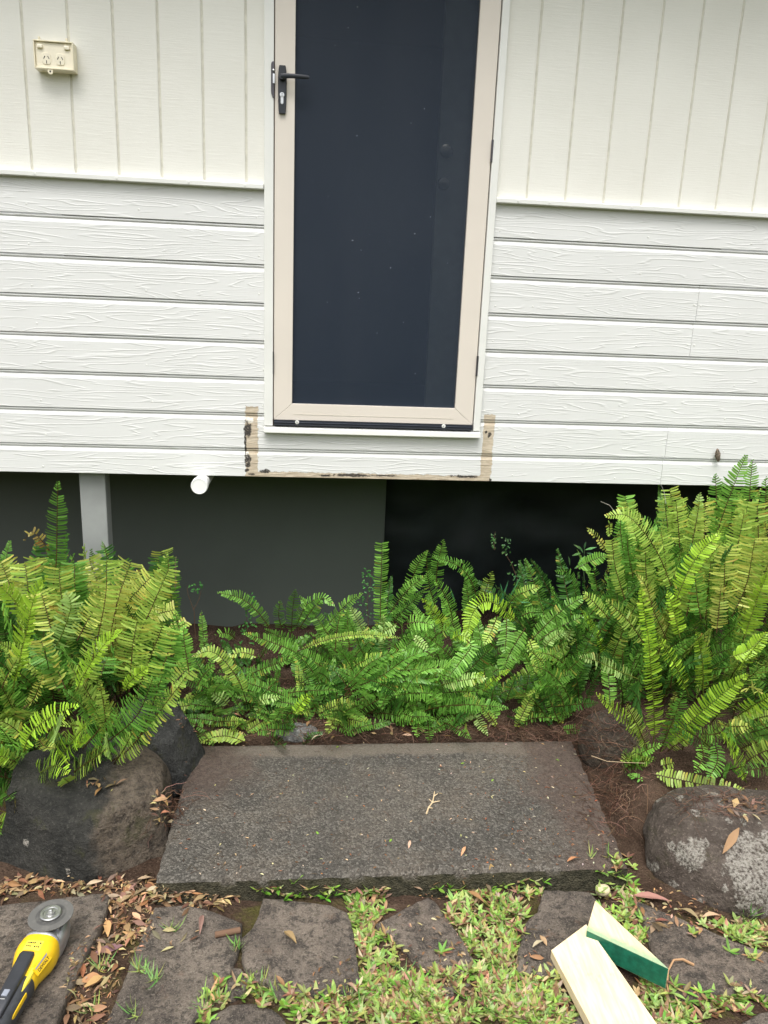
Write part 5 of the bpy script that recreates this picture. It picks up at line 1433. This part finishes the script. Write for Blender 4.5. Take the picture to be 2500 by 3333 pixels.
# label with two rows of marks, laid on the top of the housing
def surf(x, y):   # top of the housing
    hw = np.interp(x, [.06, .078, .095, .112, .132, .158], [.0455, .0475, .046, .0405, .0335, .0315]); hh = np.interp(x, [.06, .078, .095, .112, .132, .158], [.0415, .0420, .041, .0375, .0335, .0315]); zc = .0418
    c = min(1, abs(y) / hw) ** (1 / .75)
    return zc + hh * math.sqrt(max(0, 1 - c * c)) ** .75
mb = MB(); ni, nj = 8, 10; vs = []
for i in range(ni + 1):
    for j in range(nj + 1):
        x, y = .078 + .026 * i / ni, -.020 + .040 * j / nj
        vs.append((x, y, surf(x, y) + .0012))
mb.add(vs, [(i * (nj + 1) + j, i * (nj + 1) + j + 1, (i + 1) * (nj + 1) + j + 1, (i + 1) * (nj + 1) + j) for i in range(ni) for j in range(nj)])
mb.build('warning_label', M['glabel'], gri, smooth=True)
mb = MB(); rs = random.Random(3)
for row, x in enumerate((.083, .092)):
    y = -.016
    while y < .015:
        w = rs.uniform(.0020, .0040)
        if rs.random() < .8:
            h = rs.uniform(.0028, .0046); x_ = x + rs.uniform(-.001, .001)
            mb.add([(x_, y, surf(x_, y) + .0018), (x_ + h, y, surf(x_ + h, y) + .0018), (x_ + h, y + w, surf(x_ + h, y + w) + .0018), (x_, y + w, surf(x_, y + w) + .0018)], [(0, 1, 2, 3)])
        y += w + rs.uniform(.0008, .0018)
tag(mb.build('label_print', M['gink'], gri), kind='stuff')
def text_part(name, body, size, mat, parent, mw):
    cu = bpy.data.curves.new(name, 'FONT'); cu.body = body; cu.size = size; cu.extrude = .0002; cu.align_x = 'CENTER'; cu.align_y = 'CENTER'
    ob = bpy.data.objects.new(name, cu); COL.objects.link(ob)
    bpy.context.view_layer.update()
    me = bpy.data.meshes.new_from_object(ob.evaluated_get(bpy.context.evaluated_depsgraph_get()))
    bpy.data.objects.remove(ob, do_unlink=True)
    me.materials.clear(); me.materials.append(mat)
    o = link(name, me, parent); o.matrix_local = mw
    return o
# side badge: raised plate on the visible flank with a dark strip and lettering
bx = Vector((-1, .14, .0)).normalized(); bn = Vector((.10, .80, .60)).normalized(); bx = (bx - bn * bx.dot(bn)).normalized(); by = bn.cross(bx)
bc = Vector((.120, .0330, .0640))
def bpt(a, b, h): return bc + bx * a + by * b + bn * h
mb = MB()
mb.add([bpt(*q) for q in [(-.028, -.011, 0), (.026, -.013, 0), (.026, .011, 0), (-.028, .009, 0), (-.027, -.010, .0035), (.025, -.012, .0035), (.025, .010, .0035), (-.027, .008, .0035)]], [(4, 5, 6, 7), (0, 1, 5, 4), (1, 2, 6, 5), (2, 3, 7, 6), (3, 0, 4, 7)])
bad = mb.build('side_badge', M['gyellow'], gri, bevel=.0008)
mb = MB(); mb.add([bpt(a, b, .0040) for a, b in [(-.024, .0035), (.022, .0035), (.022, .0075), (-.024, .0065)]], [(0, 1, 2, 3)]); mb.build('badge_strip', M['ggrey'], bad)
R3 = Matrix((bx, by, bn)).transposed().to_4x4()
text_part('badge_lettering', 'DEWALT', .0100, M['gink'], bad, Matrix.Translation(bpt(-.001, -.0035, .0040)) @ R3)

# ------------------------------------------------------------------ timber offcuts
def pine_mat(name, smear=None):
    t = NT(name); p = t.obj()
    g = t.noise(t.mapping(p, (90, 9, 60), rot=(0, 0, .17)), 1.2, 4, .6); n = t.noise(p, 60, 5, .7)
    c = t.mix(t.ramp(g, .35, .7), (.72, .57, .34), (.80, .68, .47))
    c = t.mix(t.math('MULTIPLY', t.ramp(t.noise(p, 22, 5, .75), .56, .72), .35), c, (.50, .37, .22))
    sp = t.ramp(t.noise(p, 150, 3, .8), .70, .76)
    c = t.mix(t.math('MULTIPLY', sp, .6), c, (.25, .15, .09))
    if smear:
        x, y, z = t.sep(p)
        d = t.math('ADD', t.math('ADD', t.math('MULTIPLY', x, smear[0]), t.math('MULTIPLY', y, smear[1])), smear[2])
        d = t.math('ADD', d, t.math('MULTIPLY', t.math('SUBTRACT', n, .5), .022))
        f = t.ramp(d, .030, .006)
        c = t.mix(t.math('MULTIPLY', f, .8), c, t.mix(n, (.06, .30, .17), (.40, .48, .30)))
    return t.done(t.bsdf(c, .7, 0, .25, t.bump(g, .25, .002)))
def prism_obj(name, plan, z0, z1, mats, side_m, label, cat, group=None):
    c = Vector((sum(p[0] for p in plan) / len(plan), sum(p[1] for p in plan) / len(plan), z0)); n = len(plan)
    mb = MB(); top = [(p[0] - c.x, p[1] - c.y, (p[2] if len(p) > 2 else z1) - z0) for p in plan]; bot = [(p[0] - c.x, p[1] - c.y, 0) for p in plan]
    mb.add(top + bot, []); mb.f = [tuple(range(n)), tuple(range(2 * n - 1, n - 1, -1))] + [(i, i + n, (i + 1) % n + n, (i + 1) % n) for i in range(n)]
    mb.m = [0, 0] + list(side_m)
    o = mb.build(name, mats, bevel=.0012, loc=c)
    return tag(o, label, cat, group), c
zb7 = lambda x, y, z: G(1700 + x / 2.074, 2800 + y / 2.074, z)
A, B = zb7(195, 607, -.022), zb7(432, 430, .002)
D_, C_ = zb7(462, 1108, -.018), zb7(902, 1092, .006)
Dq, Cq = A + (D_ - A) * 1.75, B + (C_ - B) * 1.45
prism_obj('timber_block', [tuple(A), tuple(Dq), tuple(Cq), tuple(B)], -.046, .012, [pine_mat('fresh_pine')], [0, 0, 0, 0], 'pale pine timber offcut lying across the paving stones in front', 'timber')
P1, P2, P3 = (.775, -1.376), (.716, -1.474), (.874, -1.600)
e = np.array(P3) - np.array(P2); nrm = np.array([e[1], -e[0]]) / np.linalg.norm(e)
if nrm @ (np.array(P1) - np.array(P2)) < 0: nrm = -nrm
cc = (np.array(P1) + np.array(P2) + np.array(P3)) / 3
off = -(nrm @ (np.array(P2) - cc))
M['green'] = plain('green_painted_end', (.010, .13, .075), .5, var=.25, vscale=60, bump=.4, bscale=160)
prism_obj('timber_wedge', [P1, P2, P3], -.042, .018, [pine_mat('stained_pine', (nrm[0], nrm[1], off)), M['green']], [0, 1, 0], 'triangular pine wedge with a dark green painted side behind the block', 'timber')
